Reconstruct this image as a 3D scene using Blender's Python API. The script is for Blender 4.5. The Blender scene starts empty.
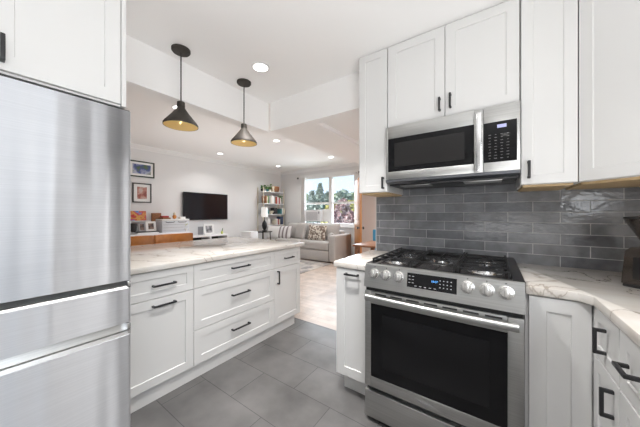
import bpy, bmesh, math, random
from mathutils import Vector, Matrix
random.seed(7)
PI = math.pi
R = math.radians
SC = bpy.context.scene
COL = SC.collection

# ------------------------------------------------------------------ camera, world, lights, exposure
CAM_H = 1.25
FOCAL_PX = 248.9
YAW = R(34.9)
cam_d = bpy.data.cameras.new('camera')
cam_d.sensor_width = 36.0
cam_d.lens = FOCAL_PX * 36.0 / 640.0
cam_d.clip_start = 0.02
cam = bpy.data.objects.new('camera', cam_d)
cam.location = (0, 0, CAM_H)
cam.rotation_euler = (R(90), 0, YAW)
COL.objects.link(cam)
SC.camera = cam

SC.view_settings.view_transform = 'Standard'
SC.view_settings.look = 'None'
SC.view_settings.exposure = 0.0
SC.view_settings.gamma = 1.0
SC.view_settings.use_curve_mapping = False
SC.cycles.max_bounces = 16
SC.cycles.diffuse_bounces = 12
SC.cycles.glossy_bounces = 5
SC.cycles.transmission_bounces = 8
SC.cycles.transparent_max_bounces = 12
SC.cycles.caustics_reflective = False
SC.cycles.caustics_refractive = False
SC.cycles.sample_clamp_indirect = 4.0

world = bpy.data.worlds.new('world'); SC.world = world
world.use_nodes = True
wn = world.node_tree; wn.nodes.clear()
w_out = wn.nodes.new('ShaderNodeOutputWorld'); w_bg = wn.nodes.new('ShaderNodeBackground')
w_tc = wn.nodes.new('ShaderNodeTexCoord'); w_sep = wn.nodes.new('ShaderNodeSeparateXYZ'); w_cr = wn.nodes.new('ShaderNodeValToRGB')
wn.links.new(w_tc.outputs['Generated'], w_sep.inputs[0]); wn.links.new(w_sep.outputs['Z'], w_cr.inputs[0])
w_cr.color_ramp.elements[0].position = 0.0; w_cr.color_ramp.elements[0].color = (0.80, 0.885, 0.97, 1)
w_cr.color_ramp.elements[1].position = 0.35; w_cr.color_ramp.elements[1].color = (0.36, 0.62, 0.96, 1)
wn.links.new(w_cr.outputs[0], w_bg.inputs[0]); w_bg.inputs[1].default_value = 1.5
wn.links.new(w_bg.outputs[0], w_out.inputs[0])

def area(name, loc, rot, sx, sy, power, color=(1, 1, 1)):
    l = bpy.data.lights.new(name, 'AREA'); l.shape = 'RECTANGLE'; l.size = sx; l.size_y = sy
    l.energy = power; l.color = color
    o = bpy.data.objects.new(name, l); o.location = loc; o.rotation_euler = rot; COL.objects.link(o)
    return o

sun_l = bpy.data.lights.new('sun', 'SUN'); sun_l.energy = 9.0; sun_l.angle = R(1.0); sun_l.color = (1, .95, .86)
sun_o = bpy.data.objects.new('sun', sun_l); sun_o.rotation_euler = (R(38), R(-28), 0); COL.objects.link(sun_o)
# daylight through the windows (the panes stand in the openings of the walls)
# daylight rises from the sunlit ground, so it enters tilted towards the ceilings
area('daylight_kitchen_side', (1.03, -0.38, 1.62), (0, R(90 + 5), 0), 0.80, 1.40, 17, (0.96, 0.985, 1.0))
area('daylight_living', (-4.05, 6.62, 1.62), (R(-90 + 14), 0, 0), 2.0, 1.4, 62, (0.88, 0.945, 1.0)).data.spread = R(125)
# added fill lights facing up to brighten both ceilings; no real lamps here
area('ceiling_fill_living', (-4.2, 2.6, 1.2), (R(180), 0, 0), 1.5, 1.5, 7)
area('ceiling_fill_kitchen', (.12, .30, 1.0), (R(180), 0, 0), 1.0, 1.0, 19)
DOWNLIGHT_KITCHEN = 16.0
DOWNLIGHT_LIVING = 6.0

# ------------------------------------------------------------------ helpers
def ray(px, py):
    a = (px - 320) / FOCAL_PX; b = -(py - 213.5) / FOCAL_PX
    c, s = math.cos(YAW), math.sin(YAW)
    return a * c - s, a * s + c, b
def onX(px, py, X):
    v = ray(px, py); t = X / v[0]; return Vector((X, t * v[1], CAM_H + t * v[2]))
def onY(px, py, Y):
    v = ray(px, py); t = Y / v[1]; return Vector((t * v[0], Y, CAM_H + t * v[2]))

def set_in(n, key, val):
    if key in n.inputs: n.inputs[key].default_value = val
def new_mat(name, color=(.8, .8, .8), rough=.5, metal=0.0, spec=.5, emit=None, emit_s=0, trans=0, alpha=1, coat=0):
    m = bpy.data.materials.new(name); m.use_nodes = True
    p = m.node_tree.nodes['Principled BSDF']
    p.inputs['Base Color'].default_value = (*color, 1)
    p.inputs['Roughness'].default_value = rough
    p.inputs['Metallic'].default_value = metal
    set_in(p, 'Specular IOR Level', spec)
    set_in(p, 'Transmission Weight', trans)
    set_in(p, 'Coat Weight', coat)
    p.inputs['Alpha'].default_value = alpha
    if emit:
        p.inputs['Emission Color'].default_value = (*emit, 1); p.inputs['Emission Strength'].default_value = emit_s
    return m
def nodes(m): return m.node_tree.nodes, m.node_tree.links, m.node_tree.nodes['Principled BSDF']
def noise_color(m, c1, c2, scale=(5, 5, 5), detail=4, lo=.35, hi=.65, bump=0.0, ntype='noise'):
    n, l, p = nodes(m)
    tc = n.new('ShaderNodeTexCoord'); mp = n.new('ShaderNodeMapping'); mp.inputs['Scale'].default_value = scale
    l.new(tc.outputs['Object'], mp.inputs[0])
    if ntype == 'voronoi': t = n.new('ShaderNodeTexVoronoi'); t.inputs['Scale'].default_value = 1; out = t.outputs['Color']
    else:
        t = n.new('ShaderNodeTexNoise'); t.inputs['Scale'].default_value = 1; t.inputs['Detail'].default_value = detail; out = t.outputs['Fac']
    l.new(mp.outputs[0], t.inputs['Vector'])
    cr = n.new('ShaderNodeValToRGB'); cr.color_ramp.elements[0].position = lo; cr.color_ramp.elements[1].position = hi
    cr.color_ramp.elements[0].color = (*c1, 1); cr.color_ramp.elements[1].color = (*c2, 1)
    l.new(out, cr.inputs[0]); l.new(cr.outputs[0], p.inputs['Base Color'])
    if bump:
        b = n.new('ShaderNodeBump'); b.inputs['Strength'].default_value = bump; b.inputs['Distance'].default_value = .01
        l.new(t.outputs[0], b.inputs['Height']); l.new(b.outputs[0], p.inputs['Normal'])
    return m

M = {}
M['wall'] = new_mat('wall_paint', (.78, .778, .78), .75, spec=.25)
M['wall_kitchen'] = new_mat('kitchen_paint', (.82, .81, .80), .75, spec=.25)
M['ceiling'] = new_mat('ceiling_paint', (.95, .945, .94), .8, spec=.2)
M['trim'] = new_mat('trim_white', (.86, .86, .86), .45)
M['cab'] = new_mat('cabinet_white', (.73, .728, .72), .38, spec=.45)
M['maple'] = noise_color(new_mat('bare_maple', (.55, .40, .22), .6), (.50, .36, .19), (.62, .46, .27), (2, 30, 30))
M['black'] = new_mat('matte_black', (.018, .018, .020), .42)
M['gap'] = new_mat('dark_gap', (.03, .03, .03), .8)
M['iron'] = new_mat('cast_iron', (.014, .014, .015), .5, spec=.35)
M['enamel'] = new_mat('black_enamel', (.02, .018, .018), .16, spec=.6)
M['glass_black'] = new_mat('black_glass', (.006, .006, .007), .05, spec=.28)
M['glass_dark'] = new_mat('smoked_glass', (.022, .021, .021), .08, spec=.35)
M['steel'] = noise_color(new_mat('stainless_steel', (.6, .6, .6), .34, 1.0), (.45, .45, .44), (.52, .52, .51), (2, 2, 260), 2)
M['steel_v'] = noise_color(new_mat('stainless_steel_fridge', (.6, .6, .6), .34, 1.0), (.53, .54, .565), (.57, .58, .605), (2, 2, 240), 2)
def brush(m, sc, st):
    n, l, p = nodes(m)
    tc = n.new('ShaderNodeTexCoord'); mp = n.new('ShaderNodeMapping'); mp.inputs['Scale'].default_value = sc
    t = n.new('ShaderNodeTexNoise'); t.inputs['Scale'].default_value = 1; t.inputs['Detail'].default_value = 2
    l.new(tc.outputs['Object'], mp.inputs[0]); l.new(mp.outputs[0], t.inputs['Vector'])
    b = n.new('ShaderNodeBump'); b.inputs['Strength'].default_value = st; b.inputs['Distance'].default_value = .001
    l.new(t.outputs['Fac'], b.inputs['Height']); l.new(b.outputs[0], p.inputs['Normal'])
def aniso(m):
    n, l, p = nodes(m)
    tg = n.new('ShaderNodeTangent'); tg.direction_type = 'UV_MAP'; l.new(tg.outputs[0], p.inputs['Tangent'])
    p.inputs['Anisotropic'].default_value = .92; p.inputs['Anisotropic Rotation'].default_value = .25; p.inputs['Roughness'].default_value = .54
    tc = n.new('ShaderNodeTexCoord'); mp = n.new('ShaderNodeMapping'); mp.inputs['Scale'].default_value = (9, 9, .35)
    t = n.new('ShaderNodeTexNoise'); t.inputs['Scale'].default_value = 1; t.inputs['Detail'].default_value = 1
    l.new(tc.outputs['Object'], mp.inputs[0]); l.new(mp.outputs[0], t.inputs['Vector'])
    b = n.new('ShaderNodeBump'); b.inputs['Strength'].default_value = .8; b.inputs['Distance'].default_value = .02
    l.new(t.outputs['Fac'], b.inputs['Height']); l.new(b.outputs[0], p.inputs['Normal'])
aniso(M['steel_v']); brush(M['steel'], (1.5, 1.5, 420), .25)
M['steel_bright'] = new_mat('polished_steel', (.80, .80, .80), .18, 1.0)
M['knob'] = new_mat('satin_knob', (.74, .73, .71), .26, 1.0)
M['steel_dark'] = new_mat('dark_steel', (.16, .165, .18), .35, .9)
M['bronze'] = noise_color(new_mat('dark_bronze', (.06, .05, .045), .6, .25), (.036, .030, .026), (.058, .049, .041), (12, 12, 12))
M['gold'] = new_mat('gold_lining', (.86, .58, .14), .4, .35)
M['lamp'] = new_mat('lamp_glow', (1, 1, 1), .5, emit=(1, .97, .92), emit_s=7)
M['bulb'] = new_mat('bulb_glow', (1, 1, 1), .5, emit=(1, .82, .5), emit_s=2)
M['leather'] = noise_color(new_mat('tan_leather', (.3, .12, .03), .38), (.36, .115, .014), (.54, .20, .032), (7, 7, 7), bump=.05)
M['tv'] = new_mat('tv_screen', (.006, .007, .012), .12, spec=.5)
M['white'] = new_mat('white_lacquer', (.80, .80, .81), .4)
M['plastic'] = new_mat('white_plastic', (.72, .75, .80), .35)
M['paper'] = new_mat('white_paper', (.84, .84, .83), .8)
M['sofa'] = noise_color(new_mat('grey_upholstery', (.4, .36, .33), .95, spec=.1), (.44, .42, .405), (.50, .48, .465), (60, 60, 60), bump=.1)
M['pillow_white'] = new_mat('white_linen', (.78, .77, .76), .95, spec=.1)
M['wood_table'] = noise_color(new_mat('brown_wood', (.2, .08, .04), .35), (.20, .085, .04), (.32, .14, .065), (3, 30, 30))
M['door'] = noise_color(new_mat('orange_oak', (.6, .3, .12), .45), (.44, .185, .06), (.54, .25, .095), (25, 25, 2))
M['blue'] = new_mat('blue_fabric', (.05, .27, .45), .8)
M['grey'] = new_mat('grey_board', (.33, .33, .35), .7)
M['navy'] = new_mat('navy_cover', (.03, .05, .11), .6)
M['red'] = new_mat('red_cover', (.42, .05, .05), .6)
M['teal'] = new_mat('teal_cover', (.08, .26, .28), .6)
M['cream'] = new_mat('cream_cover', (.70, .64, .52), .7)
M['orange'] = new_mat('orange_toy', (.62, .25, .06), .5)
M['brown'] = noise_color(new_mat('woven_brown', (.25, .11, .05), .8), (.20, .08, .035), (.36, .17, .075), (60, 60, 90))
M['leaf'] = noise_color(new_mat('leaf_green', (.1, .2, .06), .6), (.07, .16, .05), (.16, .28, .09), (9, 9, 9))
M['leaf_tree'] = noise_color(new_mat('tree_green', (.1, .16, .06), .7), (.20, .26, .16), (.42, .48, .32), (3, 3, 3))
M['leaf_pine'] = noise_color(new_mat('tree_pine', (.08, .13, .09), .7), (.20, .26, .23), (.36, .43, .38), (3, 3, 3))
M['leaf_red'] = noise_color(new_mat('tree_russet', (.25, .08, .08), .7), (.17, .075, .085), (.56, .44, .44), (4, 4, 4))
M['leaf_yellow'] = noise_color(new_mat('tree_yellow', (.4, .38, .1), .7), (.34, .35, .08), (.58, .52, .20), (3, 3, 3))
M['bark'] = noise_color(new_mat('bark', (.1, .07, .05), .9), (.10, .075, .06), (.18, .14, .11), (20, 20, 4))
M['lawn'] = noise_color(new_mat('lawn', (.2, .25, .1), .95), (.22, .26, .13), (.36, .38, .22), (1, 1, 1))
M['yellow'] = new_mat('yellow_green', (.62, .64, .16), .6)
M['smoke'] = new_mat('smoked_plastic', (.045, .036, .030), .10, spec=.5, alpha=.86)
M['glass'] = None

def glass_mat():
    m = bpy.data.materials.new('window_glass'); m.use_nodes = True
    n, l = m.node_tree.nodes, m.node_tree.links
    n.clear()
    o = n.new('ShaderNodeOutputMaterial'); mx = n.new('ShaderNodeMixShader'); t = n.new('ShaderNodeBsdfTransparent'); g = n.new('ShaderNodeBsdfGlossy')
    g.inputs['Roughness'].default_value = .02
    mx.inputs[0].default_value = .06
    l.new(t.outputs[0], mx.inputs[1]); l.new(g.outputs[0], mx.inputs[2]); l.new(mx.outputs[0], o.inputs[0])
    return m
M['glass'] = glass_mat()

def marble():
    m = new_mat('marble', (.8, .8, .8), .12, spec=.5); n, l, p = nodes(m)
    tc = n.new('ShaderNodeTexCoord'); mp = n.new('ShaderNodeMapping'); mp.inputs['Rotation'].default_value = (0, 0, R(35))
    l.new(tc.outputs['Object'], mp.inputs[0])
    nz = n.new('ShaderNodeTexNoise'); nz.inputs['Scale'].default_value = 2.5; nz.inputs['Detail'].default_value = 7; nz.inputs['Distortion'].default_value = .7
    l.new(mp.outputs[0], nz.inputs['Vector'])
    cr = n.new('ShaderNodeValToRGB'); e = cr.color_ramp.elements
    e[0].position = .42; e[0].color = (.75, .72, .685, 1); e[1].position = .58; e[1].color = (.76, .735, .70, 1)
    for pos, col in ((.488, (.71, .675, .64, 1)), (.497, (.40, .355, .31, 1)), (.506, (.71, .68, .645, 1))):
        q = e.new(pos); q.color = col
    l.new(nz.outputs['Fac'], cr.inputs[0])
    n2 = n.new('ShaderNodeTexNoise'); n2.inputs['Scale'].default_value = 3.0; n2.inputs['Detail'].default_value = 5
    mp2 = n.new('ShaderNodeMapping'); mp2.inputs['Scale'].default_value = (.5, 2.5, 1); mp2.inputs['Rotation'].default_value = (0, 0, R(25))
    l.new(tc.outputs['Object'], mp2.inputs[0]); l.new(mp2.outputs[0], n2.inputs['Vector'])
    c2 = n.new('ShaderNodeValToRGB'); c2.color_ramp.elements[0].position = .3; c2.color_ramp.elements[0].color = (.90, .87, .83, 1)
    c2.color_ramp.elements[1].position = .6; c2.color_ramp.elements[1].color = (1, 1, 1, 1)
    l.new(n2.outputs['Fac'], c2.inputs[0])
    mu = n.new('ShaderNodeMix'); mu.data_type = 'RGBA'; mu.blend_type = 'MULTIPLY'; mu.inputs[0].default_value = 1
    l.new(cr.outputs[0], mu.inputs[6]); l.new(c2.outputs[0], mu.inputs[7]); l.new(mu.outputs[2], p.inputs['Base Color'])
    return m
M['marble'] = marble()

def brick_mat(name, w, h, mortar, off, axes, c1, c2, cm, rough, noise_amt=None, bump=.2, wave=0.0, shift=(0, 0), spec=.5, bias=0.0):
    m = new_mat(name, c1, rough, spec=spec); n, l, p = nodes(m)
    tc = n.new('ShaderNodeTexCoord'); sp = n.new('ShaderNodeSeparateXYZ'); cb = n.new('ShaderNodeCombineXYZ')
    l.new(tc.outputs['Object'], sp.inputs[0])
    for i, a in enumerate(axes):
        ad = n.new('ShaderNodeMath'); ad.operation = 'ADD'; ad.inputs[1].default_value = shift[i]
        l.new(sp.outputs[a], ad.inputs[0]); l.new(ad.outputs[0], cb.inputs[i])
    b = n.new('ShaderNodeTexBrick'); b.offset = off; b.inputs['Scale'].default_value = 1
    b.inputs['Brick Width'].default_value = w; b.inputs['Row Height'].default_value = h; b.inputs['Mortar Size'].default_value = mortar
    b.inputs['Mortar Smooth'].default_value = .15; b.inputs['Bias'].default_value = bias
    b.inputs['Color1'].default_value = (*c1, 1); b.inputs['Color2'].default_value = (*c2, 1); b.inputs['Mortar'].default_value = (*cm, 1)
    l.new(cb.outputs[0], b.inputs['Vector'])
    nz = n.new('ShaderNodeTexNoise'); nz.inputs['Scale'].default_value = 9 if not noise_amt else noise_amt[2]; nz.inputs['Detail'].default_value = 6
    l.new(tc.outputs['Object'], nz.inputs['Vector'])
    cr = n.new('ShaderNodeValToRGB'); lo, hi = (.85, 1.1) if not noise_amt else noise_amt[:2]
    cr.color_ramp.elements[0].position = .3; cr.color_ramp.elements[1].position = .7
    cr.color_ramp.elements[0].color = (lo, lo, lo, 1); cr.color_ramp.elements[1].color = (hi, hi, hi, 1)
    l.new(nz.outputs['Fac'], cr.inputs[0])
    mu = n.new('ShaderNodeMix'); mu.data_type = 'RGBA'; mu.blend_type = 'MULTIPLY'; mu.inputs[0].default_value = 1
    l.new(b.outputs['Color'], mu.inputs[6]); l.new(cr.outputs[0], mu.inputs[7]); l.new(mu.outputs[2], p.inputs['Base Color'])
    inv = n.new('ShaderNodeMath'); inv.operation = 'SUBTRACT'; inv.inputs[0].default_value = 1; l.new(b.outputs['Fac'], inv.inputs[1])
    bp = n.new('ShaderNodeBump'); bp.inputs['Strength'].default_value = bump; bp.inputs['Distance'].default_value = .003
    l.new(inv.outputs[0], bp.inputs['Height'])
    last = bp
    if wave:
        n3 = n.new('ShaderNodeTexNoise'); n3.inputs['Scale'].default_value = 27; n3.inputs['Detail'].default_value = 2
        mp3 = n.new('ShaderNodeMapping'); mp3.inputs['Scale'].default_value = (1, 1, 1.6)
        l.new(tc.outputs['Object'], mp3.inputs[0]); l.new(mp3.outputs[0], n3.inputs['Vector'])
        b3 = n.new('ShaderNodeBump'); b3.inputs['Strength'].default_value = wave; b3.inputs['Distance'].default_value = .02
        l.new(n3.outputs['Fac'], b3.inputs['Height']); l.new(bp.outputs[0], b3.inputs['Normal']); last = b3
    l.new(last.outputs[0], p.inputs['Normal'])
    mr = n.new('ShaderNodeMix'); mr.inputs[2].default_value = rough; mr.inputs[3].default_value = .85
    l.new(b.outputs['Fac'], mr.inputs[0]); l.new(mr.outputs[0], p.inputs['Roughness'])
    return m
M['tile'] = brick_mat('glazed_tile', .267, .0700, .0020, .5, ('X', 'Z'), (.140, .146, .162), (.232, .238, .252), (.52, .52, .52), .11,
                      (.75, 1.2, 14), .35, .09, (.186, -1.189 + .0700 * 17), spec=.6)
M['floor'] = brick_mat('slate_tile', .61, .305, .0022, .5, ('X', 'Y'), (.120, .116, .114), (.139, .135, .133), (.078, .078, .078), .30,
                      (.62, 1.32, 3.2), .25, 0, (1.475, -1.35 + .305 * 12), spec=.4)
M['plank'] = brick_mat('oak_planks', 1.3, .085, .0012, .37, ('X', 'Y'), (.54, .44, .37), (.63, .53, .46), (.36, .27, .21), .32,
                       (.80, 1.15, 6), .15, 0, (20, 20), spec=.5)

def art_mat(name, cols, scale):
    m = new_mat(name, cols[0], .5); n, l, p = nodes(m)
    tc = n.new('ShaderNodeTexCoord'); t = n.new('ShaderNodeTexNoise'); t.inputs['Scale'].default_value = scale; t.inputs['Detail'].default_value = 5
    l.new(tc.outputs['Object'], t.inputs['Vector'])
    cr = n.new('ShaderNodeValToRGB'); e = cr.color_ramp.elements
    k = len(cols)
    e[0].position = .33; e[0].color = (*cols[0], 1); e[1].position = .67; e[1].color = (*cols[-1], 1)
    for i in range(1, k - 1):
        q = e.new(.33 + .34 * i / (k - 1)); q.color = (*cols[i], 1)
    l.new(t.outputs['Fac'], cr.inputs[0]); l.new(cr.outputs[0], p.inputs['Base Color'])
    return m
M['art_blue'] = art_mat('print_blue', [(.10, .16, .08), (.06, .09, .26), (.45, .48, .60), (.16, .20, .10)], 7)
M['art_red'] = art_mat('print_red', [(.24, .06, .05), (.45, .20, .16), (.60, .50, .45), (.10, .04, .05)], 9)
M['art_canvas'] = art_mat('canvas_paint', [(.02, .10, .42), (.10, .30, .60), (.55, .03, .04), (.65, .40, .10), (.50, .03, .03)], 6)
M['photo'] = art_mat('photo_print', [(.05, .04, .04), (.22, .14, .11), (.48, .36, .30)], 14)
M['photo_grey'] = art_mat('photo_grey', [(.08, .08, .09), (.35, .35, .37), (.65, .65, .66)], 12)
def stripe_mat():
    m = new_mat('striped_linen', (.6, .6, .6), .95, spec=.1); n, l, p = nodes(m)
    tc = n.new('ShaderNodeTexCoord'); w = n.new('ShaderNodeTexWave'); w.inputs['Scale'].default_value = 2.2; w.inputs['Distortion'].default_value = .6
    l.new(tc.outputs['Object'], w.inputs['Vector'])
    cr = n.new('ShaderNodeValToRGB'); cr.color_ramp.elements[0].color = (.26, .22, .23, 1); cr.color_ramp.elements[1].color = (.74, .72, .72, 1)
    cr.color_ramp.elements[0].position = .15; cr.color_ramp.elements[1].position = .55
    l.new(w.outputs['Fac'], cr.inputs[0]); l.new(cr.outputs[0], p.inputs['Base Color']); return m
M['stripe'] = stripe_mat()
M['ikat'] = noise_color(new_mat('patterned_fabric', (.5, .45, .4), .95, spec=.1), (.23, .18, .15), (.68, .63, .56), (16, 16, 16), 1, .47, .53)
M['rug'] = noise_color(new_mat('rug_pile', (.4, .38, .36), 1.0, spec=.05), (.26, .25, .25), (.58, .54, .50), (5, 5, 5), 5)

class MB:
    def __init__(s): s.bm = bmesh.new()
    def box(s, x0, x1, y0, y1, z0, z1, bev=0.0, seg=2):
        bm = bmesh.new()
        bmesh.ops.create_cube(bm, size=1, matrix=Matrix.Translation(((x0 + x1) / 2, (y0 + y1) / 2, (z0 + z1) / 2)) @ Matrix.Diagonal((abs(x1 - x0), abs(y1 - y0), abs(z1 - z0), 1)))
        if bev: bmesh.ops.bevel(bm, geom=bm.edges[:], offset=bev, segments=seg, affect='EDGES', profile=.5)
        s._merge(bm); return s
    def _merge(s, bm, mtx=None):
        if mtx is not None: bmesh.ops.transform(bm, matrix=mtx, verts=bm.verts[:])
        me = bpy.data.meshes.new('t'); bm.to_mesh(me); s.bm.from_mesh(me); bpy.data.meshes.remove(me); bm.free()
    def obox(s, c, size, rot=(0, 0, 0), bev=0.0):
        bm = bmesh.new(); bmesh.ops.create_cube(bm, size=1, matrix=Matrix.Diagonal((*size, 1)))
        if bev: bmesh.ops.bevel(bm, geom=bm.edges[:], offset=bev, segments=2, affect='EDGES', profile=.5)
        from mathutils import Euler
        s._merge(bm, Matrix.Translation(c) @ Euler(rot).to_matrix().to_4x4()); return s
    def cyl(s, c, r, d, axis='Z', seg=24, r2=None, bev=0):
        bm = bmesh.new(); bmesh.ops.create_cone(bm, cap_ends=True, segments=seg, radius1=r, radius2=r if r2 is None else r2, depth=d)
        if bev:
            ed = [e for e in bm.edges if abs(e.verts[0].co.z - e.verts[1].co.z) < 1e-6]
            bmesh.ops.bevel(bm, geom=ed, offset=bev, segments=2, affect='EDGES', profile=.5)
        rot = {'Z': Matrix.Identity(4), 'X': Matrix.Rotation(R(90), 4, 'Y'), 'Y': Matrix.Rotation(R(90), 4, 'X')}[axis]
        s._merge(bm, Matrix.Translation(c) @ rot); return s
    def lathe(s, prof, o=(0, 0, 0), seg=40, close=False):
        bm = bmesh.new(); rings = []
        for r, z in prof:
            rings.append([bm.verts.new((o[0] + r * math.cos(2 * PI * i / seg), o[1] + r * math.sin(2 * PI * i / seg), o[2] + z)) for i in range(seg)])
        pairs = list(zip(rings[:-1], rings[1:])) + ([(rings[-1], rings[0])] if close else [])
        for a, b in pairs:
            for i in range(seg): bm.faces.new((a[i], a[(i + 1) % seg], b[(i + 1) % seg], b[i]))
        if not close:
            if prof[0][0] > 1e-5: bm.faces.new(list(reversed(rings[0])))
            if prof[-1][0] > 1e-5: bm.faces.new(rings[-1])
        bmesh.ops.remove_doubles(bm, verts=bm.verts[:], dist=1e-6)
        bmesh.ops.recalc_face_normals(bm, faces=bm.faces[:])
        s._merge(bm); return s
    def tube(s, pts, r, seg=10):
        pts = [Vector(p) for p in pts]; bm = bmesh.new(); rings = []
        for i, p in enumerate(pts):
            d = (pts[min(i + 1, len(pts) - 1)] - pts[max(i - 1, 0)]).normalized()
            u = d.cross(Vector((0, 0, 1)));
            if u.length < 1e-3: u = d.cross(Vector((1, 0, 0)))
            u.normalize(); v = d.cross(u)
            rr = r[i] if isinstance(r, (list, tuple)) else r
            rings.append([bm.verts.new(p + rr * (math.cos(2 * PI * k / seg) * u + math.sin(2 * PI * k / seg) * v)) for k in range(seg)])
        for a, b in zip(rings[:-1], rings[1:]):
            for k in range(seg): bm.faces.new((a[k], a[(k + 1) % seg], b[(k + 1) % seg], b[k]))
        bm.faces.new(rings[0]); bm.faces.new(rings[-1])
        bmesh.ops.recalc_face_normals(bm, faces=bm.faces[:])
        s._merge(bm); return s
    def prism(s, poly, z0, z1, axis='Z', bev=0):
        bm = bmesh.new()
        f = {'Z': lambda a, b, c: (a, b, c), 'X': lambda a, b, c: (c, a, b), 'Y': lambda a, b, c: (a, c, b)}[axis]
        lo = [bm.verts.new(f(a, b, z0)) for a, b in poly]; hi = [bm.verts.new(f(a, b, z1)) for a, b in poly]
        bm.faces.new(lo); bm.faces.new(hi); k = len(poly)
        for i in range(k): bm.faces.new((lo[i], lo[(i + 1) % k], hi[(i + 1) % k], hi[i]))
        bmesh.ops.recalc_face_normals(bm, faces=bm.faces[:])
        if bev: bmesh.ops.bevel(bm, geom=bm.edges[:], offset=bev, segments=2, affect='EDGES', profile=.5)
        s._merge(bm); return s
    def shaker(s, x0, x1, z0, z1, t=.02, stile=.058, deep=.006, bev=.0012):
        """a framed front with a sunken centre; its face looks to -Y, its back lies on y = 0"""
        st = min(stile, (x1 - x0) * .3, (z1 - z0) * .3); b = .0025
        xs = (x0, x1); zs = (z0, z1)
        bm = bmesh.new()
        def ring(dx, y): return [bm.verts.new(c) for c in ((x0 + dx, y, z0 + dx), (x1 - dx, y, z0 + dx), (x1 - dx, y, z1 - dx), (x0 + dx, y, z1 - dx))]
        rs = [ring(0, 0), ring(0, -t + bev), ring(bev, -t), ring(st, -t), ring(st + b, -t + deep)]
        for a, c in zip(rs[:-1], rs[1:]):
            for i in range(4): bm.faces.new((a[i], a[(i + 1) % 4], c[(i + 1) % 4], c[i]))
        bm.faces.new(rs[-1]); bm.faces.new(list(reversed(rs[0])))
        bmesh.ops.recalc_face_normals(bm, faces=bm.faces[:])
        s._merge(bm); return s
    def pillow(s, w, h, t, n=14, pinch=.0):
        bm = bmesh.new(); top = {}; bot = {}
        for i in range(n + 1):
            for j in range(n + 1):
                u = 2 * i / n - 1; v = 2 * j / n - 1
                k = max(0, (1 - abs(u) ** 2.6) * (1 - abs(v) ** 2.6)) ** .45
                sx = 1 - pinch * (1 - abs(v)) * abs(u) ** 3; sz = 1 - pinch * (1 - abs(u)) * abs(v) ** 3
                x = u * w / 2 * sx; z = v * h / 2 * sz
                top[i, j] = bm.verts.new((x, -k * t / 2, z)); bot[i, j] = bm.verts.new((x, k * t / 2, z))
        for i in range(n):
            for j in range(n):
                bm.faces.new((top[i, j], top[i + 1, j], top[i + 1, j + 1], top[i, j + 1])); bm.faces.new((bot[i, j], bot[i, j + 1], bot[i + 1, j + 1], bot[i + 1, j]))
        bmesh.ops.remove_doubles(bm, verts=bm.verts[:], dist=1e-4)
        bmesh.ops.recalc_face_normals(bm, faces=bm.faces[:])
        s._merge(bm); return s
    def xf(s, m): bmesh.ops.transform(s.bm, matrix=m, verts=s.bm.verts[:]); return s
    def build(s, name, mat, parent=None, smooth=True, loc=None, rot=None):
        me = bpy.data.meshes.new(name); s.bm.to_mesh(me); s.bm.free()
        for m in (mat if isinstance(mat, (list, tuple)) else [mat]): me.materials.append(m)
        if smooth and len(me.polygons):
            me.polygons.foreach_set('use_smooth', [True] * len(me.polygons)); me.set_sharp_from_angle(angle=R(35))
        if mat is M.get('steel_v'):
            uv = me.uv_layers.new(name='uv')
            for lp_ in me.loops:
                c_ = me.vertices[lp_.vertex_index].co; uv.data[lp_.index].uv = (c_.x + c_.y * .3, c_.z)
        o = bpy.data.objects.new(name, me); COL.objects.link(o)
        if parent is not None: o.parent = parent
        if loc: o.location = loc
        if rot: o.rotation_euler = rot
        return o

def tag(o, label, cat, group=None, kind=None):
    o['label'] = label; o['category'] = cat
    if group: o['group'] = group
    if kind: o['kind'] = kind
    return o
def thing(name, label, cat, loc=(0, 0, 0), rz=0, group=None):
    o = bpy.data.objects.new(name, None); o.empty_display_size = .1; COL.objects.link(o)
    o.location = loc; o.rotation_euler = (0, 0, rz); return tag(o, label, cat, group)
def struct(name, mb, mat, label=None, parent=None):
    o = mb.build(name, mat, parent, smooth=False)
    if parent is None: o['kind'] = 'structure'
    if label: o['label'] = label
    return o
def box(*a, **k): return MB().box(*a, **k)
def copy_tree(o, parent=None):
    c = o.copy(); COL.objects.link(c)
    if parent is not None: c.parent = parent
    for ch in [x for x in list(bpy.data.objects) if x.parent is o]: copy_tree(ch, c)
    return c
def text_obj(name, s, size, mat, parent, loc, rot, extrude=.0004):
    cu = bpy.data.curves.new(name, 'FONT'); cu.body = s; cu.size = size; cu.extrude = extrude; cu.align_x = 'CENTER'; cu.align_y = 'CENTER'
    t = bpy.data.objects.new(name, cu); COL.objects.link(t)
    dg = bpy.context.evaluated_depsgraph_get(); me = bpy.data.meshes.new_from_object(t.evaluated_get(dg))
    bpy.data.objects.remove(t); me.materials.clear(); me.materials.append(mat)
    o = bpy.data.objects.new(name, me); COL.objects.link(o); o.parent = parent; o.location = loc; o.rotation_euler = rot
    return o

# ------------------------------------------------------------------ the setting
YB = 2.175          # face of the kitchen's back wall
XR = .97            # kitchen right wall
ZC = 2.475          # kitchen ceiling
ZL = 2.67           # living room ceiling
XT = -6.05          # television wall
YW = 6.30           # window wall
ZB = 2.16           # underside of the beam
XB0, XB1 = -2.19, -2.06
Y_STEP = 2.28       # where the tile floor meets the planks

struct('floor', box(-2.3, 1.1, -2.4, Y_STEP, -.08, 0), M['floor'], 'dark slate floor tiles of the kitchen')
mb = box(-6.2, -2.3, -2.4, 6.45, -.08, 0); mb.box(-2.3, .0, Y_STEP, 6.45, -.08, 0)
struct('floor', mb, M['plank'], 'light oak plank floor of the living room')
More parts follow.
